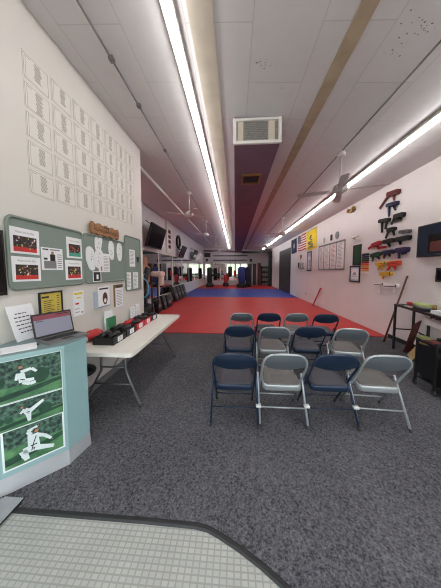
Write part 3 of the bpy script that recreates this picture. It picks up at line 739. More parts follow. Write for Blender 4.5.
for i, (u, h, l) in enumerate(((3.5, .2, 'white brochure stand by the wall at the far part of the table, left one'), (3.68, .22, 'white brochure stand by the wall at the far part of the table, right one'))):
    b = MB(); hf2 = lambda a, v, d: (-1.8+d-(.05*v), u+a, .743+v); b.slab(hf2, 0, .14, 0, h, 0, .02, 'paper')
    for k in range(5): b.slab(hf2, .02, .11, .05+k*.03, .056+k*.03, .02, .0205, 'ink_soft')
    tag(b.build('brochure_stand'), l, 'brochure', 'white brochure stands')

# ------------------------------------------------------------------ right wall
def on_right(y): return -y
# belts hung on pegs, one for each rank
BELTS = [('brown', (5.36, 3.36), (5.0, 3.32), 0.086, [((5.33, 3.34), (5.63, 3.11)), ((5.18, 3.31), (5.16, 3.16))]),
('navy', (5.36, 3.11), (5.02, 3.08), 0.069, [((5.31, 3.05), (5.29, 2.83)), ((5.18, 3.07), (5.09, 2.93))]),
('black', (5.1, 2.79), (4.82, 2.78), 0.082, [((5.11, 2.69), (4.9, 2.69)), ((5.1, 2.78), (5.2, 2.63))]),
('black', (5.6, 2.8), (5.25, 2.77), 0.072, [((5.52, 2.75), (5.5, 2.5)), ((5.35, 2.72), (5.39, 2.56))]),
('black', (5.29, 2.53), (5.05, 2.53), 0.068, [((5.27, 2.52), (5.36, 2.34)), ((5.14, 2.5), (5.09, 2.37))]),
('grey', (4.91, 2.42), (4.64, 2.4), 0.057, []),
('red', (5.84, 2.23), (5.51, 2.28), 0.082, [((5.82, 2.23), (6.01, 2.16)), ((5.65, 2.21), (5.59, 2.11)), ((5.62, 2.14), (5.33, 2.14))]),
('black', (5.41, 2.27), (5.06, 2.28), 0.076, [((5.27, 2.22), (5.2, 2.13))]),
('black', (5.0, 2.27), (4.63, 2.27), 0.08, [((4.92, 2.23), (4.89, 2.14))]),
('green', (5.85, 1.97), (5.49, 2.01), 0.083, [((5.79, 1.97), (5.81, 1.81)), ((5.69, 1.96), (5.53, 1.87))]),
('navy', (5.42, 2.01), (5.06, 2.02), 0.077, [((5.34, 1.97), (5.4, 1.87)), ((5.25, 1.98), (5.18, 1.91))]),
('purple', (4.99, 2.03), (4.65, 2.03), 0.09, [((4.92, 1.97), (4.91, 1.84)), ((4.84, 1.94), (4.71, 1.96))]),
('yellow', (5.62, 1.75), (5.28, 1.77), 0.072, [((5.51, 1.7), (5.6, 1.6)), ((5.46, 1.71), (5.38, 1.61))]),
('orange', (5.21, 1.74), (4.86, 1.76), 0.087, [((5.16, 1.69), (5.25, 1.58)), ((5.06, 1.69), (4.99, 1.61))]),
('yellow', (5.45, 1.5), (5.09, 1.52), 0.077, [((5.37, 1.45), (5.39, 1.37))]),
('white', (5.63, 1.24), (5.31, 1.27), 0.065, [((5.52, 1.19), (5.51, 1.02))]),
('white', (5.28, 1.23), (4.88, 1.25), 0.085, [((5.04, 1.18), (5.01, 1.08))])]
BL = ['dark brown folded belt, topmost on the right wall', 'navy folded belt just below the topmost brown one', 'black folded belt, third down, on the right', 'black folded belt, third down, on the left with a long tail',
      'black folded belt under the two, above the red belt', 'thin grey folded belt above the right end of the black row', 'dark red folded belt at the left end of the row above green',
      'black folded belt between the dark red belt and the right end', 'black folded belt at the right end beside the dark red row', 'dark green folded belt beside the rank chart', 'navy folded belt in the middle of the green row',
      'purple folded belt at the right end of the green row', 'yellow folded belt beside the orange one', 'orange folded belt on the right wall', 'yellow folded belt alone, just above the two white ones',
      'white folded belt, left of the lowest pair', 'white folded belt, right of the lowest pair']
for (c, a, e, h, tails), lab in zip(BELTS, BL):
    h *= 1.2; m = 'belt_'+c; cy, czz = (a[0]+e[0])/2, min(a[1], e[1])
    t = thing('martial_arts_belt', lab, 'belt', (RX-.03, cy, czz-h/2), 'rank belts on the right wall')
    ua, ue = -a[0], -e[0]; L = math.hypot(ue-ua, e[1]-a[1]); dx, dz = (ue-ua)/L, (e[1]-a[1])/L
    fr = lambda u, v, d: FR(ua+dx*u-dz*v, a[1]-.012+dz*u+dx*v, d)
    b = MB(); b.prism(rrect(0, L, -h/2, h/2, h*.35, 4), fr, .004, .075, m); b.prism(rrect(L*.04, L*.96, -h*.06, h*.02, h*.03, 2), fr, .075, .077, 'belt_black')
    if c == 'white': b.slab(fr, L*.03, L*.9, -h*.22, -h*.08, .075, .078, 'belt_grey')  # shadow line painted in grey along the white bands
    if c in ('white', 'yellow'): b.prism(rrect(L*.93, L*1.0, -h*.35, h*.35, h*.1, 2), fr, .075, .078, 'belt_black')
    b.build('band', t)
    for (p, r_) in tails:
        b = MB(); du, dv = -r_[0]+p[0], r_[1]-p[1]; n = math.hypot(du, dv); nu, nv = -dv/n, du/n; w = .03
        b.prism([(-p[0]+nu*w, p[1]+nv*w), (-p[0]-nu*w, p[1]-nv*w), (-r_[0]-nu*w*.8, r_[1]-nv*w*.8), (-r_[0]+nu*w*.8, r_[1]+nv*w*.8)], FR, .02, .04, m); b.build('tail', t)
    b = MB(); b.lathe(FR((ua+ue)/2, a[1]-.012, 0), [(.012, 0.0), (.012, -.004)], 'wood_dark', 8, axis='x'); b.build('hanging_peg', t)
# rank chart: stack of coloured belt strips
t = thing('rank_chart', 'stacked strip chart of coloured belts between frames and belts on the right wall', 'chart', (RX-.01, 6.15, 1.46))
for k, c in enumerate(['navy', 'navy', 'green', 'green', 'red', 'orange', 'yellow', 'orange', 'yellow', 'white']):
    b = MB(); b.slab(FR, -6.31, -5.99, 1.985-k*.054, 2.03-k*.054, .001, .022, 'belt_'+c); b.build('belt_strip', t)
b = MB(); b.slab(FR, -6.32, -5.98, 2.035, 2.05, .001, .02, 'wood_dark'); b.build('hanging_rail', t)
# frames
def frame_r(y0, y1, z0, z1, w, inner, label, name='framed_picture', d=.02, extra=None):
    t = thing(name, label, 'picture frame', (RX-.01, (y0+y1)/2, z0)); u0, u1 = -y1, -y0
    b = MB()
    for (a, c, e, f) in ((u0, u1, z1-w, z1), (u0, u1, z0, z0+w), (u0, u0+w, z0+w, z1-w), (u1-w, u1, z0+w, z1-w)): b.slab(FR, a, c, e, f, .001, d, 'black')
    b.build('frame', t)
    b = MB(); b.slab(FR, u0+w, u1-w, z0+w, z1-w, .001, d*.5, inner)
    if extra: extra(b, u0+w, u1-w, z0+w, z1-w, d*.5)
    b.build('picture', t)
def dark_pic(b, u0, u1, v0, v1, d):
    for k in range(8): b.slab(FR, u0+.03+random.uniform(0, .06), u1-.03-random.uniform(0, .1), v0+(v1-v0)*(k+.5)/8, v0+(v1-v0)*(k+.62)/8, d, d+.001, 'print_shade')
frame_r(6.36, 6.77, 1.73, 2.33, .04, 'belt_green', 'dark green framed picture above the white framed one', extra=dark_pic)
def cert(b, u0, u1, v0, v1, d):
    b.slab(FR, u0+.04, u1-.04, v0+.04, v1-.04, d, d+.001, 'paper'); b.slab(FR, u0+.12, u1-.14, v0+.17, v0+.19, d+.001, d+.0015, 'ink'); b.slab(FR, u0+.16, u1-.17, v0+.21, v0+.25, d+.001, d+.0015, 'ink_grey'); b.slab(FR, u0+.1, u1-.1, v0+.12, v0+.13, d+.001, d+.0015, 'ink_grey')
frame_r(6.37, 6.91, 1.225, 1.72, .04, 'poster_blue', 'black framed white certificate under the dark green picture', extra=cert)
def post1(b, u0, u1, v0, v1, d):
    b.slab(FR, u0+.1, u1-.1, v0+.12, v0+.65, d, d+.001, 'paper'); b.slab(FR, u0+.18, u1-.18, v0+.15, v0+.5, d+.001, d+.002, 'ink_grey')
frame_r(10.32, 10.9, 1.54, 2.48, .05, 'poster_blue', 'tall black framed pale poster under the yellow flag', extra=post1)
frame_r(3.7, 4.05, 1.38, 1.63, .03, 'black_gloss', 'small black frame below the television on the right wall')
t = thing('picture_light', 'small brass picture light above the dark green frame', 'lamp', (RX-.05, 6.56, 2.5))
b = MB(); b.tube([FR(-6.7, 2.5, .002), FR(-6.7, 2.53, .05), FR(-6.62, 2.57, .09)], .014, 'brass', 8); b.build('arm', t)
b = MB(); b.tube([FR(-6.74, 2.56, .09), FR(-6.36, 2.55, .1)], [.03, .022], 'white_metal', 10); b.build('shade', t)
t = thing('emergency_light', 'two headed emergency light high on the right wall left of the belts', 'lamp', (RX-.05, 6.93, 3.36))
b = MB(); b.slab(FR, -7.02, -6.84, 3.36, 3.44, .001, .06, 'brass'); b.build('body', t)
for u in (-7.07, -6.79):
    b = MB(); b.lathe(FR(u, 3.44, .05), [(.03, .05), (.06, .03), (.065, -.03), (.02, -.05)], 'brass', 12, axis='x'); b.build('lamp_head', t)
# roster board
t = thing('notice_board', 'large white board with columns of typed names on the right wall', 'notice board', (RX-.01, 8.33, 1.62))
b = MB(); b.slab(FR, -9.4, -7.27, 1.62, 2.56, .001, .016, 'flag_white'); b.build('board', t)
b = MB()
for (a, c, e, f) in ((-9.42, -7.25, 2.54, 2.6), (-9.42, -7.25, 1.6, 1.64), (-9.42, -9.39, 1.64, 2.54), (-7.28, -7.25, 1.64, 2.54), (-8.9, -8.88, 1.64, 2.54), (-8.36, -8.34, 1.64, 2.54), (-7.84, -7.82, 1.64, 2.54)): b.slab(FR, a, c, e, f, .016, .03, 'ink_grey')
b.build('frame', t)
b = MB()
for c in range(4):
    for k in range(18): b.slab(FR, -9.33+c*.53, -9.33+c*.53+random.uniform(.2, .36), 1.7+k*.046, 1.712+k*.046, .016, .0165, 'red_ink' if c == 2 and k > 8 else 'ink_grey')
b.build('lettering', t)
for (y, z, m, l) in ((8.95, 2.78, 'pale_board', 'small pale plaque above the notice board, left one'), (8.3, 2.8, 'ink', 'small dark upright plaque above the notice board, middle one'), (7.85, 2.82, 'ink_grey', 'small round grey plaque above the notice board, right one')):
    b = MB()
    if m == 'ink_grey': b.lathe(FR(-y, z, .01), [(.13, .008), (.13, -.01), (.1, -.014)], m, 20, axis='x')
    else: b.prism(rrect(-y-.07, -y+.07, z-.11, z+.11, .03), FR, .001, .02, m)
    tag(b.build('wall_plaque'), l, 'plaque', 'plaques above the notice board')
# flags
def flag(name, y0, y1, z0, z1, colf, label, nu, nv, amp=.02):
    t = thing(name, label, 'flag', (RX-.03, (y0+y1)/2, z0), 'flags on the right wall')
    def fn(d):
        return lambda u, v: FR(-y1+(y1-y0)*u, z0+(z1-z0)*v-.03*math.sin(PI*u), d+amp*(1+math.sin(u*11+v*1.5)))
    b = MB(); b.grid(fn(.012), nu, nv, None, colf); b.grid(fn(.008), nu, nv, None, colf); b.build('cloth', t)
    b = MB(); b.tube([FR(-y1-.02, z1+.005, .012), FR(-y0+.02, z1+.005, .012)], .01, 'steel_grey', 6); b.build('hanging_rod', t)
    return t
def us(i, j):
    if i < 16 and j >= 18: return 'flag_white' if (i+j) % 3 == 0 and i % 2 == 0 else 'flag_navy'
    return 'flag_red' if (j//3) % 2 == 0 else 'flag_white'
flag('national_flag', 11.12, 12.48, 2.66, 3.48, us, 'red and white striped flag with starred blue corner, middle of three', 40, 39)
flag('state_flag', 12.75, 13.85, 2.62, 3.46, lambda i, j: 'flag_white' if (i-10)**2+(j-9)**2 < 14 and (i+j) % 2 else 'flag_navy', 'dark navy flag with a pale emblem, leftmost of three on the right wall', 20, 18)
t = flag('yellow_flag', 9.72, 11.0, 2.58, 3.48, lambda i, j: 'flag_yellow', 'yellow flag with a coiled snake, rightmost of three flags', 30, 24)
b = MB(); pts = [(-10.75, 2.72), (-10.45, 2.7), (-10.1, 2.73), (-10.05, 2.8), (-10.3, 2.83), (-10.6, 2.82), (-10.65, 2.9), (-10.45, 2.95), (-10.2, 2.92), (-10.15, 3.0), (-10.4, 3.05), (-10.5, 3.12), (-10.38, 3.2), (-10.25, 3.22)]
b.tube([FR(u, v-.02, .056) for u, v in pts], [.015]+[.028]*11+[.03, .02], 'felt_green', 6); b.build('snake_emblem', t)
b = MB(); b.text("DON'T TREAD ON ME", FR, -10.8, 2.61, .09, .056, 'ink', width=.95); b.build('lettering', t)
# small things below the flags
b = MB(); H = []
for k in range(24):
    a = 2*PI*k/24; H.append((-11.95+.011*16*math.sin(a)**3, 2.31+.010*(13*math.cos(a)-5*math.cos(2*a)-2*math.cos(3*a)-math.cos(4*a))))
b.prism(H, FR, .001, .02, 'wood'); tag(b.build('heart_plaque'), 'brown heart shaped wooden plaque under the striped flag', 'plaque')
b = MB(); b.slab(FR, -12.4, -12.2, 1.72, 2.0, .001, .03, 'black'); tag(b.build('wall_plaque'), 'small black wall panel under the heart plaque', 'panel')
for (y, l) in ((11.85, 'pale bent wall hook below the heart plaque, left one'), (11.5, 'pale bent wall hook below the heart plaque, right one')):
    b = MB(); b.tube([FR(-y, 1.98, .005), FR(-y+.02, 1.8, .04), FR(-y+.1, 1.66, .05), FR(-y+.16, 1.7, .02)], .022, 'steel_grey', 8); tag(b.build('wall_hook'), l, 'hook', 'hooks below the heart plaque')
b = MB(); b.tube([(3.42, 9.5, .027), (3.56, 9.05, .84)], .03, 'bag_red', 10); tag(b.build('foam_bat'), 'red foam stick leaning on the right wall above the red mat', 'stick')
t = thing('wall_outlet', 'small white power outlet low on the right wall', 'outlet', (RX, 10.97, .34))
b = MB(); b.slab(FR, -11.01, -10.93, .34, .46, .001, .008, 'brass'); b.build('plate', t)
# door in right wall far back
b = MB(); b.slab(FR, -17.5, -14.1, .026, 3.05, .001, .03, 'door_dark'); o = struct(b, 'door_1')
b = MB(); b.slab(FR, -15.81, -15.79, .03, 3.0, .03, .034, 'black'); b.build('seam', o)
for y in (15.6, 16.0): 
    b = MB(); b.tube([FR(-y, 1.0, .03), FR(-y, 1.0, .07), FR(-y, 1.3, .07), FR(-y, 1.3, .03)], .012, 'steel_grey', 6); b.build('handle', o)
# television
t = thing('television', 'flat black television mounted on the right wall above the workbench', 'television', (RX-.06, 3.9, 1.83))
b = MB(); b.slab(FR, -4.4, -3.35, 1.83, 2.42, .04, .085, 'black'); b.build('housing', t)
b = MB(); b.slab(FR, -4.375, -3.375, 1.86, 2.4, .085, .087, 'screen'); b.slab(FR, -4.16, -3.8, 1.9, 2.22, .087, .088, 'black_gloss'); b.slab(FR, -4.12, -3.85, 1.92, 2.1, .088, .089, 'brown_red'); b.build('screen', t)
b = MB(); b.slab(FR, -4.0, -3.7, 2.0, 2.25, .001, .039, 'dark_metal'); b.build('mount', t)

# ------------------------------------------------------------------ workbench, cart and clutter on the right
e0, e1 = Vector((3.17, 4.42)), Vector((2.92, 3.12)); du = (e1-e0).normalized(); nn = Vector((-du.y, du.x))      # along the front edge / towards the wall
wb = lambda u, v, d: (e0.x+du.x*u+nn.x*v, e0.y+du.y*u+nn.y*v, d)
LW = (e1-e0).length
t = thing('workbench', 'narrow black metal workbench along the right wall', 'table', (3.2, 3.75, .01))
b = MB(); b.prism([(0, 0), (LW, 0), (LW, .42), (.0, .37)], wb, .885, .92, 'black'); b.build('tabletop', t)
for (u, v) in ((.02, .02), (.02, .33), (LW-.02, .02), (LW-.02, .38), (.5, .30)):
    b = MB(); x, y, _ = wb(u, v, 0); b.box((x-.016, y-.016, .011), (x+.016, y+.016, .884), 'black'); b.build('leg', t)
b = MB(); b.tube([wb(.02, .02, .42), wb(.02, .33, .42)], .012, 'black', 6); b.tube([wb(.02, .33, .42), wb(.5, .30, .42)], .012, 'black', 6); b.build('rail', t)
b = MB(); b.slab(wb, .56, LW-.04, .08, .28, .40, .43, 'black'); b.build('shelf', t)
# white panel with dark tools hung below the top
t = thing('tool_board', 'white board with a row of black shapes under the workbench top', 'board', wb(.95, .2, .66))
b = MB(); b.slab(wb, .56, LW-.04, .20, .215, .66, .884, 'flag_white'); b.build('panel', t)
b = MB()
for k in range(9):
    u = .72+k*.06; b.prism([(u, .80+random.uniform(-.02, .02)), (u+.035, .81), (u+.04, .875), (u+.01, .88)], lambda a, v, d: wb(a, d, v), .185, .1995, 'black')
b.build('tool_row', t)
# clutter on the top
Z0 = .921
b = MB(); b.tube([wb(.22, .24, Z0+.045), wb(.26, .24, Z0+.045), wb(.62, .25, Z0+.045)], [.035, .044, .044], 'pale_green', 12); tag(b.build('rolled_mat'), 'pale green rolled pad lying on the workbench', 'roll')
b = MB(); b.tube([wb(.06, .2, Z0+.03), wb(.16, .2, Z0+.03)], .028, 'bag_red', 10); tag(b.build('red_roll'), 'small red roll at the far end of the workbench', 'roll')
b = MB(); b.slab(wb, .55, .82, .03, .17, Z0, Z0+.035, 'black'); b.slab(wb, .6, .78, .05, .15, Z0+.035, Z0+.05, 'grey_plastic'); tag(b.build('tool_case'), 'flat black case on the workbench before the green roll', 'case')
b = MB(); b.box(tuple(Vector(wb(.83, .28, Z0))-Vector((.04, .06, 0))), tuple(Vector(wb(.83, .28, Z0))+Vector((.06, .06, .15))), 'white_metal', .01); tag(b.build('white_box'), 'upright white box at the back of the workbench', 'box')
b = MB(); b.slab(wb, .95, 1.2, .05, .3, Z0, Z0+.05, 'paper'); tag(b.build('paper_stack'), 'white paper pile at the near end of the workbench', 'paper stack')
b = MB(); b.slab(wb, .3, .5, .02, .09, Z0, Z0+.015, 'pink_pad'); tag(b.build('pink_pad'), 'flat pink pad on the front edge of the workbench', 'pad')
b = MB(); b.lathe(wb(.70, .26, Z0+.001), [(.04, 0), (.05, .02), (.05, .05), (.03, .09), (.015, .1)], 'brass', 12); tag(b.build('tape_jar'), 'small brass coloured jar behind the black case on the workbench', 'jar')
# under and around
b = MB(); b.tube([(3.27, 4.80, .012), (3.575, 4.66, 1.47)], .018, 'wood_dark', 8); tag(b.build('wooden_staff'), 'brown wooden staff leaning against the right wall behind the workbench', 'staff')
def lean(name, pts, th, m, label, cat):
    b = MB(); P = [Vector(p) for p in pts]; n = (P[1]-P[0]).cross(P[3]-P[0]).normalized()*th
    a = [b.bm.verts.new(p) for p in P]; c = [b.bm.verts.new(p+n) for p in P]
    b.face(a[::-1], m); b.face(c, m)
    for k in range(4): b.face([a[k], a[(k+1) % 4], c[(k+1) % 4], c[k]], m)
    tag(b.build(name), label, cat)
lean('board', [(3.43, 4.28, .012), (3.24, 4.20, .012), (3.24, 4.0, .60), (3.43, 4.08, .66)], .02, 'brown_red', 'dark red board leaning under the workbench', 'board')
lean('cardboard_sheet', [(3.22, 4.08, .012), (3.06, 3.78, .012), (3.22, 3.66, .34), (3.38, 3.96, .36)], .012, 'cardboard', 'tan cardboard sheet slanting on the floor under the workbench', 'cardboard')
b = MB(); b.slab(wb, .6, .88, .09, .21, .431, .47, 'pale_green'); tag(b.build('folded_cloth'), 'folded pale green cloth on the lower workbench shelf', 'cloth')
b = MB(); b.slab(wb, .95, 1.2, .09, .25, .431, .5, 'white_metal'); tag(b.build('white_tray'), 'white tray on the lower workbench shelf', 'tray')
b = MB(); x, y, _ = wb(.9, .22, 0); b.slab(wb, .80, 1.2, .10, .34, .012, .36, 'black'); tag(b.build('equipment_case'), 'black equipment case on the carpet under the workbench shelf', 'case')
# cart
t = thing('utility_cart', 'black metal cart on casters with dark mesh side in front of the workbench', 'cart', (2.66, 2.87, .01))
cx0, cx1, cy0, cy1 = 2.50, 2.86, 2.74, 3.02
for x in (cx0, cx1):
    for y in (cy0, cy1):
        b = MB(); b.box((x-.012, y-.012, .085), (x+.012, y+.012, .66), 'black'); b.build('post', t)
        b = MB(); b.lathe((x, y, .046), [(.034, -.012), (.036, -.006), (.036, .006), (.034, .012)], 'cap', 16, axis='x'); b.box((x-.016, y-.012, .06), (x+.016, y+.012, .086), 'dark_metal'); b.build('caster', t)
for z in (.13, .63):
    b = MB(); b.box((cx0+.012, cy0-.008, z-.008), (cx1-.012, cy1+.008, z+.008), 'black'); b.build('shelf', t)
b = MB(); b.box((cx0-.006, cy0+.013, .2), (cx0+.002, cy1-.013, .6), 'black_vinyl'); b.build('side_panel', t)
b = MB(); b.box((cx0+.03, cy0+.03, .14), (cx1-.03, cy1-.03, .45), 'black_vinyl', .015); tag(b.build('bin'), 'black bin inside the utility cart', 'bin')
b = MB(); b.box((cx0+.03, cy0+.1, .64), (cx0+.16, cy1-.05, .655), 'brown_red', .004); tag(b.build('book'), 'red book on top of the utility cart', 'book')
b = MB(); b.box((cx0+.21, cy0+.02, .64), (cx1-.03, cy1-.03, .68), 'black', .01); tag(b.build('tray'), 'black tray on top of the utility cart', 'tray')
b = MB(); b.box((2.515, 2.3, .012), (2.9, 2.6, .68), 'teal_crate', .012); b.box((2.508, 2.33, .4), (2.516, 2.57, .62), 'teal_crate', .003); tag(b.build('cabinet'), 'pale teal cabinet at the right edge beside the cart', 'cabinet')

# ------------------------------------------------------------------ metal grating at the entry
t = thing('entry_grate', 'ribbed aluminium entry grate on the tiles beside the counter', 'grate', (-1.63, 1.05, .001))
gz = lambda u, v, d: (u, v, d)
b = MB(); b.prism([(-1.845, .70), (-1.44, .70), (-1.44, 1.265), (-1.60, 1.265), (-1.845, 1.01)], gz, .0145, .020, 'dark_metal'); b.build('frame', t)
b = MB()
for k in range(28):
    x = -1.834+k*.014; y1 = min(1.258, 1.265+(x+1.60)*1.04-.02); b.prism([(x, .705), (x+.009, .705), (x+.009, y1), (x, y1)], gz, .0201, .027, 'kick_metal')
b.build('ribs', t)

# ------------------------------------------------------------------ left rear wall: mirrors, televisions
b = MB(); b.slab(FLL, 4.2, BY, 2.36, 2.42, 0, .025, 'white_metal'); struct(b, 'trim_6')
MY = [5.0, 7.0, 9.0, 11.0, 13.0, 15.0, 17.0, 19.0, 21.0, 22.4]
for k in range(9):
    y0, y1 = MY[k]+.03, MY[k+1]-.03; z0 = .45 if k < 3 else .72
    t = thing('wall_mirror', 'tall wall mirror on the left wall, %s from the front' % ORD[k], 'mirror', (LLX, (y0+y1)/2, z0), 'mirrors along the left wall')
    b = MB(); b.slab(FLL, y0+.03, y1-.03, z0+.03, 2.31, .001, .012, 'mirror'); b.build('glass', t)
    b = MB()
    for (a, c, e, f) in ((y0, y1, z0, z0+.03), (y0, y1, 2.31, 2.34), (y0, y0+.03, z0+.03, 2.31), (y1-.03, y1, z0+.03, 2.31)): b.slab(FLL, a, c, e, f, .001, .018, 'white_metal')
    b.build('frame', t)
def wall_tv(y, z0, w, h, lean_, label):
    t = thing('television', label, 'television', (LLX, y, z0), 'televisions on the left wall')
    c0 = Vector((LLX+.19, y-w/2, z0)); a = math.radians(lean_); ya = math.radians(8)
    fr = lambda u, v, d: (c0.x+v*math.sin(a)+d*math.cos(a), c0.y+u, c0.z+v*math.cos(a)-d*math.sin(a))
    b = MB(); b.slab(fr, 0, w, 0, h, -.04, .03, 'black'); b.build('housing', t)
    b = MB(); b.slab(fr, .035, w-.035, .05, h-.035, .03, .033, 'black_gloss'); b.build('screen', t)
    b = MB(); b.tube([(LLX+.035, y, z0+h*.75), fr(w/2, h*.6, -.04)], .03, 'dark_metal', 8); b.tube([(LLX+.03, y-w*.2, z0+h*1.15), fr(w*.3, h*.9, -.04)], .012, 'dark_metal', 6); b.build('bracket', t)
wall_tv(8.0, 2.42, 1.5, .86, 17, 'large black television tilted down high on the left wall, nearest')
wall_tv(12.1, 2.3, .9, .68, 22, 'black television tilted down on the left wall, second, under the round wreath')
wall_tv(15.9, 2.4, 1.3, .7, 20, 'black television tilted down on the left wall, farthest')
for k in range(4):
    b = MB(); b.slab(FLL, 10.15, 10.5, 3.36-k*.24, 3.53-k*.24, .09, .1, 'belt_brown'); b.slab(FLL, 10.2, 10.45, 3.39-k*.24, 3.5-k*.24, .1, .102, 'belt_navy')
    tag(b.build('plaque'), 'small dark square plaque on the white column, %s of four' % ['topmost', 'second', 'third', 'lowest'][k], 'plaque', 'plaques on the left column')
b = MB(); b.box((LLX, 9.95, 2.42), (LLX+.09, 10.75, cz(LLX)-.01), 'white_metal'); struct(b, 'trim_7')
b = MB(); ring = [FLL(12.1+.33*math.cos(k*PI/12), 3.19+.33*math.sin(k*PI/12), .06) for k in range(24)]; b.tube(ring, .06, 'black', 8, closed=True); tag(b.build('wreath'), 'round black ring hung above the second television', 'ring')

# training gear along the left wall
t = thing('training_dummy', 'skin coloured torso training dummy on a black stand beyond the partition', 'dummy', (-2.95, 6.8, .025))
b = MB(); b.lathe((-2.95, 6.8, 1.18), [(.10, 0), (.17, .02), (.165, .15), (.2, .34), (.215, .44), (.17, .52), (.08, .56), (.065, .6), (.085, .65), (.1, .72), (.095, .79), (.06, .84), (.01, .855)], 'skin', 20, sx=.75, sy=1.1)
b.lathe((-2.845, 6.8, 1.88), [(.012, 0), (.02, .012), (.012, .045), (.004, .06)], 'skin', 8); b.build('torso', t)
b = MB(); b.lathe((-2.95, 6.8, .026), [(.24, 0), (.26, .05), (.26, .34), (.2, .42), (.1, .45), (.06, .47), (.055, 1.15)], 'black_vinyl', 20); b.build('stand', t)
def shield(x, y, z, w, h, th, rx, rz, m, label, name='kick_shield', grp='black kick shields along the left wall'):
    t = thing(name, label, 'kick shield', (x, y, z), grp)
    b = MB(); b.box((-th/2, -w/2, 0), (th/2, w/2, h), m, .03, seg=3); 
    R = Matrix.Rotation(rz, 3, 'Z') @ Matrix.Rotation(rx, 3, 'Y')
    for v in b.bm.verts: v.co = R @ v.co+Vector((x, y, z))
    b.build('pad', t)
    b = MB(); b.box((th/2+.0005, -w*.3, h*.3), (th/2+.003, w*.3, h*.5), 'ink_grey')
    for v in b.bm.verts: v.co = R @ v.co+Vector((x, y, z))
    b.build('patch', t)
    b = MB(); b.tube([(-th/2+.005, -w*.2, h*.55), (-th/2-.035, -w*.1, h*.55), (-th/2-.035, w*.1, h*.55), (-th/2+.005, w*.2, h*.55)], .012, 'grey_plastic', 6)
    for v in b.bm.verts: v.co = R @ v.co+Vector((x, y, z))
    b.build('handle', t)
shield(-2.85, 5.75, .06, .4, .75, .14, -.2, .2, 'black_vinyl', 'black kick shield standing on the mat before the dummy')
shield(-2.75, 7.5, .06, .42, .55, .15, -.22, .0, 'black_vinyl', 'black kick shield on the mat just past the dummy')
shield(-2.75, 8.1, .06, .42, .55, .15, -.22, .1, 'black_vinyl', 'black kick shield, second past the dummy')
shield(-2.75, 8.68, .06, .42, .5, .15, -.22, -.1, 'black_vinyl', 'black kick shield, third past the dummy')
for k in range(4):
    shield(-2.88, 10.3+k*.62, .06, .5, .72, .16, -.3, 0, 'black_vinyl', 'black padded target leaning on the left wall below the far mirrors, %s of four' % ['nearest', 'second', 'third', 'farthest'][k])
b = MB(); b.tube([(-2.47+.13*math.cos(k*PI/16), 5.56+.03*math.cos(k*PI/16), 1.1+.25*math.sin(k*PI/16)) for k in range(32)], .022, 'cyan', 8, closed=True); b.tube([(-2.47, 5.56, 1.35), (-2.48, 5.62, 1.46), (-2.46, 5.70, 1.51)], .012, 'cyan', 6); tag(b.build('hoop'), 'cyan plastic hoop hung from the black padded tube by the rack', 'hoop')
# rack carrying pads and a long black tube
t = thing('gear_rack', 'black upright metal rack for pads beyond the table end', 'rack', (-2.35, 6.05, .025))
for y in (5.85, 6.3):
    b = MB(); b.tube([(-2.35, y, .026), (-2.35, y, 1.4)], .025, 'black', 8); b.build('post', t)
    b = MB(); b.tube([(-2.52, y, .049), (-2.12, y, .049)], .022, 'black', 8); b.build('foot', t)
b = MB(); b.tube([(-2.35, 5.85, 1.38), (-2.35, 6.3, 1.38)], .02, 'black', 8); b.build('crossbar', t)
b = MB(); b.tube([(-2.35, 5.85, .7), (-2.35, 6.3, .7)], .02, 'black', 8); b.build('crossbar', t)
b = MB(); b.box((-2.42, 5.9, 1.402), (-2.1, 6.3, 1.55), 'pink_pad', .05, seg=3); b.box((-2.26, 6.1, 1.12), (-2.12, 6.29, 1.45), 'pink_pad', .05, seg=3); tag(b.build('arm_pad'), 'pale pink padded arm shield resting on the black rack', 'pad')
b = MB(); b.tube([(-2.62, 5.72, .95), (-2.40, 5.74, 1.66)], .085, 'black_vinyl', 12); b.tube([(-2.62, 5.72, .98), (-2.66, 5.72, .5), (-2.66, 5.72, .03)], .03, 'black', 8); tag(b.build('padded_tube'), 'black padded tube on a post slanting up beside the rack', 'pad')
# bags on the far mat
def bag_stand(name, x, y, r, h, m, label, bar=False):
    t = thing(name, label, 'punching bag', (x, y, .025), 'free standing bags at the far end')
    b = MB(); b.lathe((x, y, .026), [(r*1.5, 0), (r*1.6, .06), (r*1.55, .28), (r*1.1, .36), (r*.5, .38)], 'black_vinyl', 20); b.build('base', t)
    b = MB(); b.lathe((x, y, .42), [(r*.7, -.03), (r*.95, .0), (r, .06), (r, h-.56), (r*.9, h-.48), (r*.5, h-.44)], m, 20); b.build('bag', t)
    if bar:
        b = MB(); b.tube([(x+.1, y, 1.12), (x+.5, y-.02, 1.1), (x+1.0, y, 1.1)], [.09, .1, .06], 'black_vinyl', 10); b.build('spar_arm', t)
bag_stand('punching_bag', -2.35, 19.6, .24, 1.85, 'black_vinyl', 'black free standing punching bag with side arm at the far left', True)
bag_stand('punching_bag', -.88, 20.3, .19, 1.15, 'bag_red', 'short red punching bag on a round black base at the far end')
bag_stand('punching_bag', .62, 19.2, .3, 1.9, 'bag_blue', 'tall blue punching bag on black base at the far end, left of two blue')
bag_stand('punching_bag', 1.22, 20.1, .2, 1.9, 'belt_navy', 'tall dark blue punching bag right behind the big blue one')
def hang_bag(x, y, r, z0, h, m, label):
    t = thing('hanging_bag', label, 'punching bag', (x, y, z0), 'hanging bags at the far end')
    b = MB(); b.lathe((x, y, z0), [(r*.7, 0), (r, .04), (r, h-.05), (r*.6, h)], m, 16); b.build('bag', t)
    b = MB(); b.tube([(x, y, z0+h), (x, y, cz(x)-.001)], .008, 'dark_metal', 6); b.build('chain', t)
hang_bag(-.5, 21.3, .2, .9, 1.05, 'black_vinyl', 'black bag hanging near the back mirror')
hang_bag(.0, 21.7, .14, .95, .6, 'bag_red', 'small red bag hanging before the back mirror')

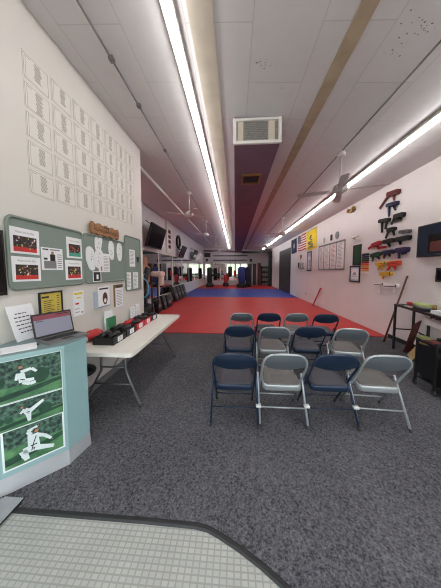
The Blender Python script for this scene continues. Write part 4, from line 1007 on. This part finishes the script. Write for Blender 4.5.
# back wall: mirror, bars, doors, alcove rack
for k, (u0, u1) in enumerate(((-3.2, -1.55), (-1.5, .0), (.05, 1.3))):
    t = thing('wall_mirror', 'wide mirror on the back wall, %s' % ['left one', 'middle one', 'right one behind the blue bags'][k], 'mirror', FB((u0+u1)/2, .45, 0), 'mirrors on the back wall')
    b = MB(); b.slab(FB, u0+.03, u1-.03, .48, 2.3, .001, .012, 'mirror'); b.build('glass', t)
    b = MB()
    for (a, c, e, f) in ((u0, u1, .45, .48), (u0, u1, 2.3, 2.33), (u0, u0+.03, .48, 2.3), (u1-.03, u1, .48, 2.3)): b.slab(FB, a, c, e, f, .001, .018, 'white_metal')
    b.build('frame', t)
for z, l in ((3.08, 'upper long dark weapon rail on the back wall'), (2.62, 'lower long dark weapon rail on the back wall')):
    b = MB(); b.tube([FB(-2.3, z, .06), FB(1.3, z, .06)], .05, 'belt_navy', 8)
    for u in (-2.1, -.5, 1.1): b.slab(FB, u-.02, u+.02, z-.05, z+.05, .001, .04, 'wood_dark')
    tag(b.build('wall_rail'), l, 'rail')
def speaker(x, z, s, label):
    t = thing('speaker', label, 'speaker', FB(x, z, .1), 'speakers on the back wall')
    b = MB(); b.slab(FB, x-s*.7, x+s*.7, z, z+s*1.6, .001, .22, 'black'); b.build('cabinet', t)
    b = MB(); b.lathe(FB(x, z+s*.55, .22), [(s*.45, -.012), (s*.45, .0), (s*.2, .01)], 'grey_plastic', 14, axis='y'); b.build('cone', t)
speaker(-2.95, 2.5, .16, 'small black speaker on the back wall, left corner'); speaker(1.65, 2.45, .17, 'small black speaker on the back wall above the dark doors')
t = thing('wall_vent', 'dark square vent high in the left back corner', 'vent', FB(-2.95, 2.95, 0))
b = MB(); b.slab(FB, -3.25, -2.6, 2.95, 3.4, .001, .04, 'dark_metal'); b.build('frame', t); b = MB()
for k in range(7): b.slab(FB, -3.2, -2.65, 2.98+k*.06, 3.0+k*.06, .04, .05, 'black')
b.build('louvre', t)
for k, (u0, u1) in enumerate(((1.35, 1.75), (1.85, 2.2))):
    b = MB(); b.slab(FB, u0, u1, .026, 2.25, .001, .04, 'door_dark'); o = struct(b, 'door_%d' % (k+2))
    b = MB(); b.lathe(FB(u0+.06, 1.05, .06), [(.03, -.02), (.035, 0), (.02, .02)], 'steel_grey', 10, axis='y'); b.build('handle', o)
# alcove on the right of the back wall: brown panel, black post and beam, dumbbell rack
b = MB(); b.box((2.32, 21.9, .026), (2.62, 22.2, 2.3), 'brown_red', .01); tag(b.build('wooden_pillar'), 'reddish brown square pillar by the weight rack at the back', 'pillar')
b = MB(); b.box((3.28, 20.9, .026), (3.58, 21.2, 3.22), 'black'); b.box((.65, 20.9, 3.22), (3.58, 21.2, 3.40), 'black'); struct(b, 'trim_8')
t = thing('weight_rack', 'black rack of dumbbells and balls in the back right alcove', 'rack', (3.0, 22.1, .026))
for x in (2.72, 3.55):
    b = MB(); b.box((x-.03, 21.85, .026), (x+.03, 22.35, 2.0), 'black'); b.build('post', t)
for z in (.3, .8, 1.3, 1.8):
    b = MB(); b.box((2.75, 21.85, z-.03), (3.52, 22.35, z), 'black'); b.build('shelf', t)
n = 0
for zi, z in enumerate((.3, .8, 1.3, 1.8)):
    for k in range(4):
        x = 2.85+k*.19; b = MB(); R_ = .085
        if zi % 2: b.lathe((x, 22.05, z+.001+R_), [(.012, -R_)]+[(R_*math.sin(PI*q_/8), -R_*math.cos(PI*q_/8)) for q_ in range(1, 8)]+[(.012, R_)], 'black_vinyl' if k != 1 else 'grey_plastic', 12)
        else:
            for y in (21.93, 22.13): b.lathe((x, y, z+.002+R_), [(.05, -.07), (R_, -.05), (R_, .05), (.05, .07)], 'black' if k != 2 else 'grey_plastic', 10, axis='y')
            b.tube([(x, 21.93, z+R_), (x, 22.13, z+R_)], .02, 'steel_grey', 8)
        tag(b.build('medicine_ball' if zi % 2 else 'dumbbell'), '%s on the weight rack, %s shelf, %s from the left' % ('round exercise ball' if zi % 2 else 'dark dumbbell', ['lowest', 'second lowest', 'third', 'top'][zi], ORD[k]), 'ball' if zi % 2 else 'dumbbell', 'weights on the rack')

# ------------------------------------------------------------------ daylight, camera
w = bpy.data.worlds.new('sky'); S.world = w; w.use_nodes = True; nt = w.node_tree; bg = nt.nodes['Background']
tc = nt.nodes.new('ShaderNodeTexCoord'); sep = nt.nodes.new('ShaderNodeSeparateXYZ'); nt.links.new(tc.outputs['Generated'], sep.inputs[0])
nz = nt.nodes.new('ShaderNodeTexNoise'); nz.inputs['Scale'].default_value = 14; nt.links.new(tc.outputs['Generated'], nz.inputs['Vector'])
ad = nt.nodes.new('ShaderNodeMath'); ad.operation = 'MULTIPLY_ADD'; ad.inputs[1].default_value = .16; nt.links.new(nz.outputs['Fac'], ad.inputs[0]); nt.links.new(sep.outputs['Z'], ad.inputs[2])
cr = nt.nodes.new('ShaderNodeValToRGB'); cr.color_ramp.interpolation = 'LINEAR'
E_ = cr.color_ramp.elements; E_[0].position = 0.0; E_[0].color = (.42, .41, .39, 1); E_[1].position = 1.; E_[1].color = (.85, .93, 1, 1)
for p, c in ((.06, (.42, .41, .39)), (.08, (.26, .31, .22)), (.15, (.36, .43, .30)), (.2, (.9, .95, 1.))):
    e = E_.new(p); e.color = (*c, 1)
nt.links.new(ad.outputs[0], cr.inputs['Fac']); nt.links.new(cr.outputs['Color'], bg.inputs['Color']); bg.inputs['Strength'].default_value = 5.

cam = bpy.data.cameras.new('camera'); co = bpy.data.objects.new('camera', cam); COL.objects.link(co); S.camera = co
co.location = (0, 0, 1.59)
co.rotation_euler = (math.radians(90-4), 0, math.radians(3.9032))
cam.sensor_fit = 'VERTICAL'; cam.sensor_height = 36; cam.sensor_width = 27; cam.lens = 36*212/588; cam.shift_y = -9.1755/588; cam.clip_start = .05
vs = S.view_settings; vs.view_transform = 'Standard'; vs.look = 'None'; vs.gamma = 1; vs.use_curve_mapping = False; vs.exposure = .22
S.cycles.filter_width = 1.1
